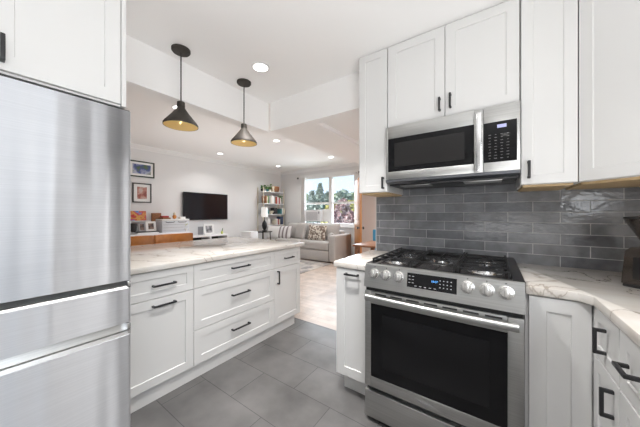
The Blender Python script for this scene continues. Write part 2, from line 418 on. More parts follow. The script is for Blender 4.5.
# kitchen walls
struct('wall_back', box(-.895, 1.1, YB + .01, YB + .13, 0, ZC), M['trim'], 'white wall behind the range')
struct('wall_backsplash', box(-.885, XR, YB, YB + .0099, .905, 1.52), M['tile'], 'glazed dark grey brick tiles behind the range')
mb = box(XR, 1.1, -2.4, -1.13, 0, ZC); mb.box(XR, 1.1, .37, YB, 0, ZC); mb.box(XR, 1.1, -1.13, .37, 0, 1.15); mb.box(XR, 1.1, -1.13, .37, 2.1, ZC)
struct('wall_right', mb, M['wall_kitchen'], 'kitchen side wall with a window')
mb = box(-2.3, 1.1, -2.4, -2.28, 0, ZC)
struct('wall_rear', mb, M['wall_kitchen'], 'plain kitchen wall behind the camera')
struct('wall_left', box(XB0, XB1, -2.28, .47, 0, ZB), M['wall_kitchen'], 'kitchen wall behind the refrigerator')
# living room walls
struct('wall_television', box(XT - .12, XT, -2.4, YW, 0, ZL), M['wall'], 'white wall with the television')
wx0, wx1, wz0, wz1 = onY(302.5, 200, YW).x, onY(355.5, 200, YW).x, 0.90, 2.40
mb = box(XT - .12, wx0, YW, YW + .14, 0, ZL); mb.box(wx1, .1, YW, YW + .14, 0, ZL); mb.box(wx0, wx1, YW, YW + .14, 0, wz0); mb.box(wx0, wx1, YW, YW + .14, wz1, ZL)
struct('wall_window', mb, M['wall'], 'white living room wall around the double window')
struct('wall_dining', box(-.5, -.38, YB + .13, YW, 0, ZL), M['wall'])
struct('wall_living_rear', box(XT, XB0, -2.4, -2.28, 0, ZL), M['wall'])
# ceilings and beam
struct('ceiling', box(XB1, 1.1, -2.4, 1.95, ZC, ZC + .1), M['ceiling'], 'white kitchen ceiling')
struct('ceiling', box(XT - .12, -1.9, -2.4, YW + .1, ZL, ZL + .1), M['ceiling'], 'white living room ceiling')
mb = box(XB0, XB1, -2.4, 1.95, ZB, ZL); mb.box(-2.03, -1.47, 1.95, YW, ZB, ZL)
struct('ceiling_beam', mb, M['ceiling'], 'white dropped beam between kitchen and living room')
struct('trim_4', box(-1.47, 1.1, 1.95, 2.06, ZB, ZC), M['ceiling'], 'header closing the kitchen ceiling tray')
mb = box(-1.47, .1, 2.06, YW, ZB + .045, ZL); mb.box(.1, 1.1, 2.06, YB + .13, ZB + .045, ZL)
struct('ceiling_soffit', mb, M['ceiling'], 'white soffit above the passage')
# crown moulding of the living room
prof = [(0, 0), (.07, 0), (.07, -.015), (.055, -.03), (.028, -.065), (.015, -.075), (.015, -.09), (0, -.09)]
struct('trim_1', MB().prism([(XT + a, ZL + b) for a, b in prof], -2.28, YW, 'Y'), M['trim'], 'white crown moulding above the television wall')
struct('trim_2', MB().prism([(YW - a, ZL + b) for a, b in prof], XT + .07, -2.03, 'X'), M['trim'], 'white crown moulding above the windows')
struct('baseboard_television', box(XT, XT + .015, -2.28, YW, 0, .12), M['trim'])
struct('baseboard_window', box(XT + .015, -.5, YW - .015, YW, 0, .12), M['trim'])

# kitchen windows outside the picture
def window(name, x0, x1, z0, z1, label, mid=None, y=0, depth=.10):
    """a framed sash window in its own local frame, looking to -Y"""
    root = MB()
    f = .055
    root.box(x0, x0 + f, y, y + depth, z0, z1); root.box(x1 - f, x1, y, y + depth, z0, z1)
    root.box(x0 + f, x1 - f, y, y + depth, z0, z0 + f); root.box(x0 + f, x1 - f, y, y + depth, z1 - f, z1)
    if mid: root.box(x0 + f, x1 - f, y + .01, y + depth - .02, mid - .03, mid + .03)
    o = struct(name, root, M['trim'], label)
    g = box(x0 + f, x1 - f, y + .06, y + .066, z0 + f, (mid or z1) - f * .6)
    if mid: g.box(x0 + f, x1 - f, y + .045, y + .051, mid + .03, z1 - f)
    g.build('pane', M['glass'], o, smooth=False)
    return o
w3 = window('window_3', -.75, .75, 1.15, 2.1, 'window in the kitchen side wall', None)
w3.rotation_euler = (0, 0, R(-90)); w3.location = (XR + .01, -.38, 0)
# living room windows: two double-hung sashes
xm = onY(330, 200, YW).x
zm = onY(330, 203, YW).z
window('window_1', wx0 + .0, xm - .0, wz0, wz1, 'left double-hung window with an air conditioner in its lower sash', zm, YW + .02)
window('window_2', xm, wx1, wz0, wz1, 'right double-hung window with red leaves behind its lower sash', zm, YW + .02)
mb = box(wx0 - .08, wx0, YW - .02, YW, wz0 - .02, wz1 + .08); mb.box(wx1, wx1 + .08, YW - .02, YW, wz0 - .02, wz1 + .08)
mb.box(wx0, wx1, YW - .02, YW, wz1, wz1 + .08); mb.box(wx0 - .11, wx1 + .11, YW - .07, YW, wz0 - .05, wz0 - .02)
struct('trim_3', mb, M['trim'], 'white casing around the double window')

# ------------------------------------------------------------------ kitchen cabinets
def handle_mb(x, z, L, orient, y, out=.030, w=.0125):
    m = MB(); yo = y - out
    if orient == 'h':
        m.box(x - L / 2, x + L / 2, yo - w * .45, yo + w * .45, z - w / 2, z + w / 2, .0025)
        for s in (-1, 1): m.box(x + s * (L / 2 - w / 2) - w / 2, x + s * (L / 2 - w / 2) + w / 2, yo, y, z - w / 2, z + w / 2, .0025)
    else:
        m.box(x - w / 2, x + w / 2, yo - w * .45, yo + w * .45, z - L / 2, z + L / 2, .0025)
        for s in (-1, 1): m.box(x - w / 2, x + w / 2, yo, y, z + s * (L / 2 - w / 2) - w / 2, z + s * (L / 2 - w / 2) + w / 2, .0025)
    return m
def cabinet(name, label, cat, loc, rz, x0, x1, depth, z0, z1, fronts, group=None, under=False, kick=None, extra=None):
    t = thing(name, label, cat, loc, rz, group)
    MB().box(x0, x1, 0, depth, z0, z1, .001).build('carcass', M['cab'], t, smooth=False)
    for f in fronts:
        nm, a, b, c, d = f[:5]
        st = f[6] if len(f) > 6 else .058
        d_ = MB().shaker(a, b, c, d, stile=st).build(nm, M['cab'], t, smooth=False)
        if f[5]:
            hx, hz, L, o = f[5]; handle_mb(hx, hz, L, o, -.02).build('handle', M['black'], d_)
    if under: MB().box(x0 + .012, x1 - .012, .015, depth - .003, z0 - .012, z0).build('underside', M['maple'], t, smooth=False)['label'] = 'bare maple underside'
    if kick:
        k0, k1, ky, kz = kick; MB().box(k0, k1, ky, ky + .02, 0, kz).build('toe_kick', M['cab'], t, smooth=False)
    return t
G_ISL = 'base cabinets of the island'
XI = -1.85
def island_cab(y0, y1, label, fronts):
    return cabinet('base_cabinet', label, 'cabinet', (XI, 0, 0), R(90), y0, y1, .90, .105, .874, fronts, None, kick=(y0, y1 if y1 < 2 else y1 - .07, .008, .105))
g = .0017
b0, b1, b2, b3 = .52, .982, 1.808, 2.225
island_cab(b0, b1, 'white island cabinet with one drawer over a door, beside the refrigerator',
           [('drawer_front', b0 + g, b1 - g, .690, .868, (.775, .775, .145, 'h'), .048), ('door', b0 + g, b1 - g, .112, .684, (.775, .642, .145, 'h'))])
island_cab(b1, b2, 'white island cabinet with three wide drawers, between two door cabinets',
           [('drawer_front', b1 + g, b2 - g, .690, .868, (1.395, .786, .185, 'h'), .048), ('drawer_front', b1 + g, b2 - g, .375, .684, (1.395, .556, .185, 'h')),
            ('drawer_front', b1 + g, b2 - g, .112, .369, (1.395, .262, .185, 'h'))])
island_cab(b2, b3, 'narrow white island cabinet at the open end near the living room',
           [('drawer_front', b2 + g, b3 - g, .690, .868, (2.02, .775, .135, 'h'), .048), ('door', b2 + g, b3 - g, .112, .684, (1.855, .590, .135, 'v'))])
tag(MB().prism([(-3.10, .47), (-1.812, .47), (-1.812, 2.285), (-3.10, 2.285)], .8745, .912, bev=.004).build('island_countertop', M['marble']),
    'veined white marble countertop on the kitchen island', 'countertop')

YC = 1.53   # carcass plane of the range-side base cabinets, doors stand .02 in front
cabinet('base_cabinet', 'narrow white cabinet left of the range with one handle near the top', 'cabinet', (0, YC, 0), 0, -.915, -.655, .62, .125, .874,
        [('door', -.912, -.658, .130, .868, (-.785, .838, .10, 'h'), .062)], kick=(-.885, -.655, .05, .125))
cabinet('base_cabinet', 'white corner base cabinet right of the range without a handle', 'cabinet', (0, YC, 0), 0, .122, .355, .62, .125, .874,
        [('door', .135, .339, .130, .868, None, .064)], kick=(.122, .355, .05, .125))
XC = .362
def return_cab(y1, y0, label, fronts):
    # local x runs towards the camera (world -Y)
    return cabinet('base_cabinet', label, 'cabinet', (XC, 0, 0), R(-90), -y1, -y0, .60, .125, .874, fronts, kick=(-y1, -y0, .05, .125))
return_cab(1.508, 1.245, 'narrow white cabinet under the right counter with two upright handles one above the other',
           [('door', -1.506, -1.248, .672, .868, (-1.362, .772, .095, 'v'), .05), ('door', -1.506, -1.248, .130, .666, (-1.29, .585, .10, 'v'), .05)])
return_cab(1.245, .76, 'white drawer cabinet under the right counter with a level handle',
           [('drawer_front', -1.242, -.763, .672, .868, (-1.135, .778, .088, 'h'), .05), ('drawer_front', -1.242, -.763, .400, .666, (-.99, .56, .145, 'h'), .05), ('drawer_front', -1.242, -.763, .130, .394, (-.99, .32, .145, 'h'), .05)])
return_cab(.76, .16, 'white cabinet under the right counter opposite the refrigerator', [('door', -.757, -.462, .130, .868, (-.49, .80, .10, 'v'), .05), ('door', -.458, -.163, .130, .868, (-.43, .80, .10, 'v'), .05)])
return_cab(.16, -.44, 'white cabinet at the near end of the right counter', [('door', -.157, .138, .130, .868, (.11, .80, .10, 'v'), .05), ('door', .142, .437, .130, .868, (.17, .80, .10, 'v'), .05)])
tag(MB().prism([(-.932, 1.503), (-.655, 1.503), (-.655, YB - .002), (-.932, YB - .002)], .8745, .912, bev=.003).build('small_countertop', M['marble']),
    'small veined marble countertop left of the range', 'countertop')
tag(MB().prism([(.122, 1.503), (.295, 1.503), (.334, 1.464), (.334, -.45), (XR - .003, -.45), (XR - .003, YB - .002), (.122, YB - .002)], .8745, .912, bev=.003).build('corner_countertop', M['marble']),
    'veined marble corner countertop right of the range', 'countertop')

YU = 1.80
ZT = 2.470
cabinet('wall_cabinet', 'narrow tall white wall cabinet left of the microwave, at the wall end', 'cabinet', (0, YU, 0), 0, -.868, -.640, .372, 1.41, ZT,
        [('door', -.866, -.642, 1.412, ZT - .004, (-.668, 1.475, .085, 'v'), .05)], under=True)
cabinet('wall_cabinet', 'wide white wall cabinet with two doors above the microwave', 'cabinet', (0, YU, 0), 0, -.637, .120, .372, 1.872, ZT,
        [('door', -.635, -.260, 1.874, ZT - .004, (-.288, 1.957, .085, 'v')), ('door', -.256, .118, 1.874, ZT - .004, (-.226, 1.966, .09, 'v'))])
cabinet('wall_cabinet', 'narrow tall white wall cabinet right of the microwave', 'cabinet', (0, YU, 0), 0, .124, .352, .372, 1.41, ZT,
        [('door', .126, .350, 1.412, ZT - .004, (.158, 1.49, .095, 'v'), .05)], under=True)
t = thing('wall_cabinet', 'white diagonal corner wall cabinet above the right counter', 'cabinet')
poly = [(.358, YB - .003), (.358, 1.80), (.60, 1.558), (XR - .003, 1.558), (XR - .003, YB - .003)]
MB().prism(poly, 1.41, ZT).build('carcass', M['cab'], t, smooth=False)
MB().prism([(.37, YB - .01), (.37, 1.815), (.605, 1.58), (XR - .01, 1.58), (XR - .01, YB - .01)], 1.398, 1.41).build('underside', M['maple'], t, smooth=False)['label'] = 'bare maple underside'
d_ = MB().shaker(.012, .335, 1.412, ZT - .004, stile=.055).build('door', M['cab'], t, smooth=False, loc=(.358, 1.80, 0), rot=(0, 0, R(-45)))

# ------------------------------------------------------------------ refrigerator and the cabinet over it
XF = -1.47
fr = thing('refrigerator', 'large stainless steel refrigerator with two bottom drawers', 'refrigerator', (XF, .022, 0), R(90))
# local: x along +Y (-.455..+.455), y into the wall, z up
MB().box(-.452, .452, .075, .575, .02, 1.755, .004).build('body', M['steel_dark'], fr)
def curved_front(x0, x1, z0, z1, r0=.012, r1=.012):
    pts = [(x0, .07), (x0, r0)]
    pts += [(x0 + r0 - r0 * math.cos(a), r0 - r0 * math.sin(a)) for a in (R(30), R(60), R(90))]
    pts += [(x1 - r1 + r1 * math.sin(a), r1 - r1 * math.cos(a)) for a in (0, R(30), R(60), R(90))]
    pts += [(x1, .07)]
    return MB().prism(pts, z0, z1)
curved_front(-.454, -.003, .923, 1.752).build('door', M['steel_v'], fr)
curved_front(.003, .454, .923, 1.752).build('door', M['steel_v'], fr)
def drawer(z0, z1, lip):
    o = curved_front(-.454, .454, z0, z1 - lip).build('drawer', M['steel_v'], fr)
    # recessed grip along the top: a sloping bright channel
    MB().prism([(.006, z1 - lip), (.062, z1 - lip), (.062, z1), (.052, z1), (.036, z1 - lip * .75), (.012, z1 - lip * .72)], -.448, .440, 'X').build('grip', M['steel'], o)
    MB().box(.440, .453, .004, .06, z1 - lip, z1 - .001, .002).build('grip_end_cap', M['steel_bright'], o)
    return o
drawer(.718, .918, .034)
drawer(.045, .712, .056)
MB().box(-.44, .44, .03, .09, .0, .045).build('toe_grille', M['black'], fr)
MB().box(-.453, .453, .02, .075, 1.7525, 1.762).build('hinge_cover', M['gap'], fr)

t = cabinet('wall_cabinet', 'wide white cabinet above the refrigerator', 'cabinet', (XF - .02, .013, 0), R(90), -.455, .442, .56, 1.768, ZC - .003,
            [('door', .038, .420, 1.776, ZC - .006, (.068, 1.848, .095, 'v'), .058), ('door', -.452, .034, 1.776, ZC - .006, (.004, 1.848, .095, 'v'), .058)])
MB().box(.423, .442, -.02, 0, 1.768, ZC - .003).build('filler_strip', M['cab'], t, smooth=False)

# ------------------------------------------------------------------ microwave
YM = 1.745
mw = thing('microwave', 'stainless steel microwave mounted above the range', 'microwave', (-.2585, YM, 0), 0)
W2 = .3785
MB().box(-W2, W2, .03, YB - YM - .003, 1.478, 1.866, .002).build('body', M['steel_dark'], mw)
# door (left) with its dark window, control column (right)
dx = .2085
xa, xb, za, zb = -.363, .163, 1.546, 1.782
def frame_mb(x0, x1, z0, z1, a0, a1, c0, c1, y0, y1, bev=.002):
    m = MB(); m.box(x0, a0, y0, y1, z0, z1, bev); m.box(a1, x1, y0, y1, z0, z1, bev); m.box(a0, a1, y0, y1, z0, c0, bev); m.box(a0, a1, y0, y1, c1, z1, bev); return m
dr = frame_mb(-W2, dx - .001, 1.492, 1.866, xa, xb, za, zb, 0, .03, .0012).build('door', M['steel'], mw)
MB().box(xa, xb, .002, .02, za, zb).build('window', M['glass_black'], dr, smooth=False)
MB().box(xa + .045, xb - .05, .0015, .004, za + .035, zb - .035).build('window_mesh', M['glass_dark'], dr, smooth=False)
mb = MB().box(dx - .034, dx - .006, -.045, -.026, 1.495, 1.835, .005)
for z in (1.53, 1.80): mb.box(dx - .028, dx - .012, -.03, .001, z - .012, z + .012, .002)
mb.build('handle', M['steel_bright'], dr)
text_obj('wordmark', 'FRIGIDAIRE', .016, M['grey'], dr, (-.09, -.0006, 1.518), (R(90), 0, 0))
cp = MB().box(dx + .001, W2, 0, .03, 1.492, 1.866, .0012).build('control_column', M['steel'], mw)
kp = MB().box(dx + .002, W2 - .014, -.0015, .003, 1.545, 1.775, .001).build('keypad', M['glass_black'], cp, smooth=False)
MB().box(.275, .318, -.0022, .0, 1.738, 1.757).build('display', new_mat('lavender_display', (.3, .3, .45), .3, emit=(.42, .46, .75), emit_s=.55), cp, smooth=False)
mb = MB()
for r_ in range(9):
    for c_ in range(4):
        w_ = .012 if (r_ + c_) % 3 else .007
        mb.box(.240 + c_ * .028 - w_ / 2, .240 + c_ * .028 + w_ / 2, -.0022, 0, 1.565 + r_ * .017, 1.5675 + r_ * .017)
mb.build('key_print', new_mat('key_print_grey', (.20, .20, .20), .6), cp, smooth=False)
MB().prism([(-.004, 1.490), (.37, 1.490), (.37, 1.468), (.03, 1.462), (-.004, 1.474)], -W2, W2, 'X').build('vent_lip', M['steel_dark'], mw, smooth=False)
un = MB().box(-W2 + .01, W2 - .01, .05, .40, 1.452, 1.466, .002).build('underside', M['black'], mw)
for s in (-1, 1): MB().box(s * .20 - .10, s * .20 + .10, .07, .20, 1.448, 1.453, .001).build('grease_filter', M['steel'], un)

# ------------------------------------------------------------------ range
YR = 1.40
rg = thing('range', 'stainless steel slide-in gas range with a black oven window', 'range', (-.2665, YR, 0), 0)
H2 = .377
RD = YB - YR - .004
MB().box(-H2 + .002, H2 - .002, .035, RD - .02, .022, .905, .002).build('body', M['steel_dark'], rg)
MB().box(-H2, H2, .0, .034, .028, .185, .004).build('storage_drawer', M['steel'], rg)
od = frame_mb(-H2, H2, .212, .786, -.338, .318, .275, .712, 0, .034, .003).build('oven_door', M['steel'], rg)
MB().box(-.338, .318, .003, .025, .275, .712).build('window', M['glass_black'], od, smooth=False)
MB().box(-.27, .25, .0022, .005, .34, .655).build('inner_window', new_mat('oven_inner_glass', (.009, .009, .010), .06, spec=.28), od, smooth=False)
mb = MB()
for i in range(7): mb.box(-.31 + i * .0905, -.31 + i * .0905 + .066, -.0008, .01, .768, .777)
mb.build('vent_slots', M['gap'], od, smooth=False)
n_ = 20
mb = MB()
pts = [(-.355 + .71 * i / n_, -.040 - .012 * math.sin(PI * i / n_), .750) for i in range(n_ + 1)]
mb.tube(pts, .013, 12).xf(Matrix.Translation((0, 0, .757)) @ Matrix.Diagonal((1, 1, 1.35, 1)) @ Matrix.Translation((0, 0, -.75)))
for s in (-1, 1): mb.box(s * .345 - .013, s * .345 + .013, -.045, .002, .738, .762, .004)
mb.build('handle', M['steel'], od)
text_obj('wordmark', 'SAMSUNG', .018, M['grey'], od, (-.03, -.0006, .243), (R(90), 0, 0))
MB().box(-H2 + .004, H2 - .004, .012, .04, .786, .812).build('shadow_gap', M['gap'], rg, smooth=False)
pf = [(-.008, .810), (.05, .810), (.05, .944), (.024, .944), (.018, .941)]
pn = MB().prism(pf, -H2 - .003, H2 + .003, 'X').build('control_panel', M['steel'], rg, smooth=False)
tilt = math.atan2(.026, .131)
def on_panel(z, off): return -.008 + .026 * (z - .81) / .131 - off   # y of the sloped face
c_ang = (-tilt, 0, 0)
db = MB().obox((-.005, on_panel(.885, .0005), .885), (.242, .003, .076), c_ang).build('touch_panel', M['glass_black'], pn, smooth=False)
mb = MB()
for i in range(3):
    for j in range(4): mb.obox((.040 + j * .017, on_panel(.868 + i * .017, .0024), .868 + i * .017), (.005, .001, .004), c_ang)
for i in range(5): mb.obox((-.080 + i * .024, on_panel(.858, .0024), .858), (.011, .001, .0025), c_ang)
for i in range(3):
    for j in range(2): mb.obox((-.113 + j * .018, on_panel(.872 + i * .017, .0024), .872 + i * .017), (.010, .001, .0025), c_ang)
mb.build('touch_print', new_mat('touch_print_grey', (.5, .5, .52), .6), db, smooth=False)
text_obj('clock_digits', '10:07', .015, new_mat('clock_blue', (.02, .1, .3), .5, emit=(.12, .45, 1.0), emit_s=1.6), db, (.013, on_panel(.893, .003), .893), (R(90) - tilt, 0, 0))
for kx in (-.318, -.247, -.172, .162, .240, .313):
    kz = .892
    k = MB().cyl((0, 0, 0), .031, .010, 'Y', 36, bev=.002).cyl((0, -.018, 0), .0255, .030, 'Y', 36, r2=.024, bev=.003)
    k.obox((0, -.036, 0), (.018, .012, .047), (0, 0, 0), .004)
    k.build('knob', M['knob'], pn, loc=(kx, on_panel(kz, .004), kz), rot=(-tilt, 0, 0))
    MB().obox((kx, on_panel(kz + .038, .0004), kz + .038), (.006, .001, .004), c_ang).build('knob_mark', M['black'], pn, smooth=False)
# cooktop
ct = MB().box(-H2 - .006, H2 + .006, .026, RD, .918, .936, .003).build('cooktop', M['enamel'], rg)
mb = MB().box(-H2 - .006, -H2 + .012, .026, RD, .934, .945, .002); mb.box(H2 - .040, H2 + .006, .026, RD, .934, .945, .002); mb.box(-H2 + .012, H2 - .04, RD - .06, RD, .934, .947, .002)
mb.build('cooktop_rim', M['black'], ct)
burners = [(-.248, .20, .048), (-.248, .50, .038), (-.01, .35, .046), (.225, .20, .055), (.225, .50, .036)]
for bx_, by_, br in burners:
    b = MB().lathe([(br * 1.5, 0), (br * 1.5, .003), (br * 1.12, .005), (br * 1.08, .018), (br, .020), (0, .020)], (bx_, by_, .936), 32).build('burner', M['steel_bright'], ct)
    MB().lathe([(br * .9, .020), (br * .9, .024), (br * .8, .026), (0, .0265)], (bx_, by_, .936), 32).build('burner_cap', M['iron'], b)
def grate(x0, x1, cen):
    y0, y1, z0, z1, w = .085, RD - .085, .960, .969, .007
    m = MB()
    for x in (x0, x1 - .010):
        m.box(x, x + .010, y0, y1, z0, z1, .002)
        for y in (y0, (y0 + y1) / 2, y1 - .012): m.box(x, x + .010, y, y + .012, .935, z0 + .003, .002)
    for cx, cy in cen:
        m.box(x0, cx - .022, cy - w / 2, cy + w / 2, z0, z1 + .002, .002); m.box(cx + .022, x1, cy - w / 2, cy + w / 2, z0, z1 + .002, .002)
        d_ = .105 if len(cen) > 1 else .20
        m.box(cx - w / 2, cx + w / 2, cy - d_, cy - .022, z0, z1 + .002, .002); m.box(cx - w / 2, cx + w / 2, cy + .022, cy + d_, z0, z1 + .002, .002)
        for s in (-1, 1): m.box(x0, x1, cy + s * d_ - w / 2, cy + s * d_ + w / 2, z0, z1, .002)
    m.build('grate', M['iron'], ct)
grate(-.364, -.135, [(-.248, .20), (-.248, .50)])
grate(-.128, .098, [(-.01, .35)])
grate(.105, .334, [(.225, .20), (.225, .50)])

# ------------------------------------------------------------------ coffee grinder on the right counter
gp = (.600, 1.77)
cg = thing('coffee_grinder', 'dark smoked coffee grinder with funnel hopper at the right end of the counter', 'coffee grinder', (gp[0], gp[1], .912), R(-38))
MB().box(-.080, .080, -.072, .072, 0, .014, .004).build('base', M['black'], cg)
bm_ = MB(); bm_.prism([(-.084, .014), (.084, .014), (.072, .165), (.052, .185), (-.052, .185), (-.072, .165)], -.075, .075, 'Y', bev=.004)
bm_.build('body', M['smoke'], cg)
MB().box(-.045, .045, -.079, -.074, .04, .14, .002).build('grounds_drawer', M['glass_dark'], cg)
MB().lathe([(.034, .186), (.040, .196), (.095, .305), (.098, .312), (.092, .312), (.036, .198), (.030, .190)], (0, 0, 0), 32, True).build('hopper', M['smoke'], cg)
MB().lathe([(.098, .313), (.098, .322), (.03, .328), (.012, .33), (.012, .345), (0, .346)], (0, 0, 0), 32).build('lid', M['black'], cg)

# ------------------------------------------------------------------ lamps
def pendant(px, py, label):
    v = ray(px, py); tt = (ZC - CAM_H) / v[2]; x, y = v[0] * tt, v[1] * tt
    p = thing('pendant_lamp', label, 'pendant lamp', (x, y, ZC), 0, 'bronze pendant lamps over the island')
    MB().lathe([(.064, 0), (.064, -.014), (.058, -.022), (.012, -.026), (0, -.026)]).build('canopy', M['bronze'], p)
    MB().cyl((0, 0, -.21), .0045, .38, seg=10).build('stem', M['bronze'], p)
    z = -.395
    out = [(.026, z), (.027, z - .03), (.026, z - .04), (.033, z - .052), (.056, z - .085), (.083, z - .120), (.108, z - .150), (.117, z - .164), (.117, z - .178)]
    inn = [(r - .003, zz - .001 if i else zz - .004) for i, (r, zz) in enumerate(out)]
    inn[-1] = (.114, z - .178)
    s_ = MB().lathe([(0, z + .003), (.02, z + .003)] + out + [(.1145, z - .178)]
                    + [(r - .0015, zz) for r, zz in reversed(out[3:-1])] + [(0, z - .048)], seg=48).build('shade', M['bronze'], p)
    MB().lathe([(.1135, z - .1775), (.1135, z - .164)] + [(r - .0035, zz) for r, zz in reversed(out[3:-2])] + [(0, z - .052)], seg=48).build('lining', M['gold'], s_)['label'] = 'gold inside of the shade'
    MB().lathe([(0, -.034), (.012, -.030), (.016, -.020), (.013, -.008), (.008, .004), (.008, .02)], (0, 0, z - .050), 20).build('bulb', M['bulb'], p)
    l = bpy.data.lights.new('pendant_glow', 'POINT'); l.energy = 9.0; l.color = (1, .82, .5); l.shadow_soft_size = .03
    lo = bpy.data.objects.new('pendant_glow', l); COL.objects.link(lo); lo.parent = p; lo.location = (0, 0, z - .155)
pendant(181, 49.5, 'bronze pendant lamp with gold inside, nearer to the refrigerator')
pendant(244, 82, 'bronze pendant lamp with gold inside, farther from the refrigerator')

def downlight(x, y, zc, power, label, color=(1, .98, .96), spread=130):
    d = thing('recessed_light', label, 'ceiling light', (x, y, zc), 0, 'recessed ceiling lights')
    MB().lathe([(.058, -.001), (.058, -.006), (.076, -.004), (.078, 0)], close=True).build('trim_ring', M['trim'], d)
    MB().cyl((0, 0, -.003), .058, .004, seg=32).build('lens', M['lamp'], d)
    l = bpy.data.lights.new('downlight', 'AREA'); l.shape = 'DISK'; l.size = .11; l.spread = R(spread); l.energy = power; l.color = color
    lo = bpy.data.objects.new('downlight', l); COL.objects.link(lo); lo.parent = d; lo.location = (0, 0, -.012)
def dl_px(px, py, zc, power, label, spread=130):
    v = ray(px, py); tt = (zc - CAM_H) / v[2]; downlight(v[0] * tt, v[1] * tt, zc, power, label, spread=spread)
dl_px(260.5, 67, ZC, DOWNLIGHT_KITCHEN * .4, 'round recessed light in the kitchen ceiling, above the farther pendant', 92)
dl_px(178, 107.5, ZL, DOWNLIGHT_LIVING, 'recessed living room light seen just behind the nearer pendant')
dl_px(276.5, 140.5, ZL, DOWNLIGHT_LIVING, 'recessed living room light beside the beam, right of the farther pendant')
dl_px(220, 153.5, ZL, DOWNLIGHT_LIVING, 'recessed living room light above the television')
dl_px(278, 166, ZL, DOWNLIGHT_LIVING, 'recessed living room light above the bookshelf corner')
dl_px(331, 157, ZL, DOWNLIGHT_LIVING, 'recessed living room light at the beam in front of the window')
downlight(-1.1, 4.4, ZB + .045, DOWNLIGHT_LIVING * 6, 'added fill light in the soffit above the brown dining table, hidden from view', spread=178)  # added unseen light, brightens the wall beside the orange door
for x, y, k, sp in ((.15, .35, .6, 130), (-.70, .98, .85, 92), (.15, -1.3, .5, 130)):  # added unseen ceiling lights that brighten the cabinets, island and floor
    downlight(x, y, ZC, DOWNLIGHT_KITCHEN * k, 'added fill light in the kitchen ceiling over the camera side, out of view', spread=sp)

# ------------------------------------------------------------------ leather stools behind the island
def stool(y, label):
    s = thing('bar_stool', label, 'stool', (-3.05, y, 0), 0, 'tan leather stools behind the island')
    MB().box(-.24, .20, -.21, .21, .61, .685, .022, 3).build('seat', M['leather'], s)
    bk = MB()
    n = 10
    pts = [( -.245 - .05 * (1 - ((i / n) * 2 - 1) ** 2), -.226 + .452 * i / n) for i in range(n + 1)]
    poly = [(a - .03, b) for a, b in pts] + [(a + .025, b) for a, b in reversed(pts)]
    bk.prism(poly, .665, .992, bev=.006); bk.build('backrest', M['leather'], s)
    for a in (-1, 1):
        for b in (-1, 1):
            MB().tube([(-.02 + a * .19, b * .18, .62), (-.02 + a * .205, b * .20, 0)], [.016, .011]).build('leg', M['black'], s)
    mb = MB()
    for a in (-1, 1): mb.tube([(-.02 + a * .20, -.19, .2), (-.02 + a * .20, .19, .2)], .008); mb.tube([(-.22, a * .19, .2), (.18, a * .19, .2)], .008)
    mb.build('footrest', M['black'], s)
y2 = (onX(153.5, 240, -3.33).y + onX(190.5, 240, -3.33).y) / 2
stool(y2, 'tan leather stool behind the island, next one away from the refrigerator')
stool(y2 - .459, 'tan leather stool behind the island, half hidden by the refrigerator edge')

# ------------------------------------------------------------------ television wall
tv = thing('television', 'flat black television mounted on the white living room wall', 'television')
a = onX(183.3, 191.6, XT + .06); b = onX(227.7, 219.4, XT + .06)
MB().box(XT + .025, XT + .06, a.y, b.y, b.z + .0, a.z, .004).build('casing', M['black'], tv)
MB().box(XT + .0595, XT + .0615, a.y + .012, b.y - .012, b.z + .018, a.z - .012).build('screen', M['tv'], tv, smooth=False)
MB().box(XT, XT + .026, (a.y + b.y) / 2 - .2, (a.y + b.y) / 2 + .2, a.z - .5, a.z - .2).build('wall_mount', M['black'], tv)

def picture(name, label, y0, y1, z0, z1, frame, art, mat_w, group):
    p = thing(name, label, 'picture', (XT, (y0 + y1) / 2, z0), 0, group)
    w, h, f = (y1 - y0) / 2, z1 - z0, .022
    m = MB(); m.box(0.001, .028, -w, w, 0, f); m.box(0.001, .028, -w, w, h - f, h); m.box(0.001, .028, -w, -w + f, f, h - f); m.box(0.001, .028, w - f, w, f, h - f)
    m.build('frame', frame, p, smooth=False)
    MB().box(.004, .016, -w + f, w - f, f, h - f).build('mount', M['paper'], p, smooth=False)
    MB().box(.016, .018, -w + f + mat_w, w - f - mat_w, f + mat_w * .9, h - f - mat_w * .9).build('print', art, p, smooth=False)
    return p
G = 'framed pictures beside the refrigerator'
M['frame_green'] = new_mat('dark_green_frame', (.03, .05, .035), .4)
p1, p2 = onX(128, 161, XT), onX(154, 178.5, XT)
picture('framed_picture', 'upper framed picture with a blue print on the living room wall', p1.y, p2.y, p2.z + .0, p1.z + .03, M['frame_green'], M['art_blue'], .048, G)
p1, p2 = onX(132, 182.5, XT), onX(151, 203, XT)
picture('framed_picture', 'lower framed picture with a red brown print on the living room wall', p1.y, p2.y, p2.z, p1.z, M['black'], M['art_red'], .062, G)

# sideboard and the things on it
XS = XT + .44
SBZ = .845
sb = thing('sideboard', 'white sideboard against the living room wall, behind the stools', 'sideboard', (XT + .02, 0, 0))
MB().box(0, .42, 1.35, 2.92, .08, SBZ, .004).build('carcass', M['white'], sb)
for i in range(3):
    y0 = 1.36 + i * .52; d = MB().box(.42, .436, y0, y0 + .505, .1, SBZ - .02, .002).build('door', M['white'], sb)
    MB().box(.436, .452, y0 + .24, y0 + .265, .6, .72, .002).build('handle', M['black'], d)
for y in (1.40, 2.87):
    for x in (.03, .39): MB().box(x - .02, x + .02, y - .02, y + .02, 0, .081).build('leg', M['white'], sb)
def span(px0, px1, py, X): return onX(px0, py, X).y, onX(px1, py, X).y, onX((px0 + px1) / 2, py, X).z
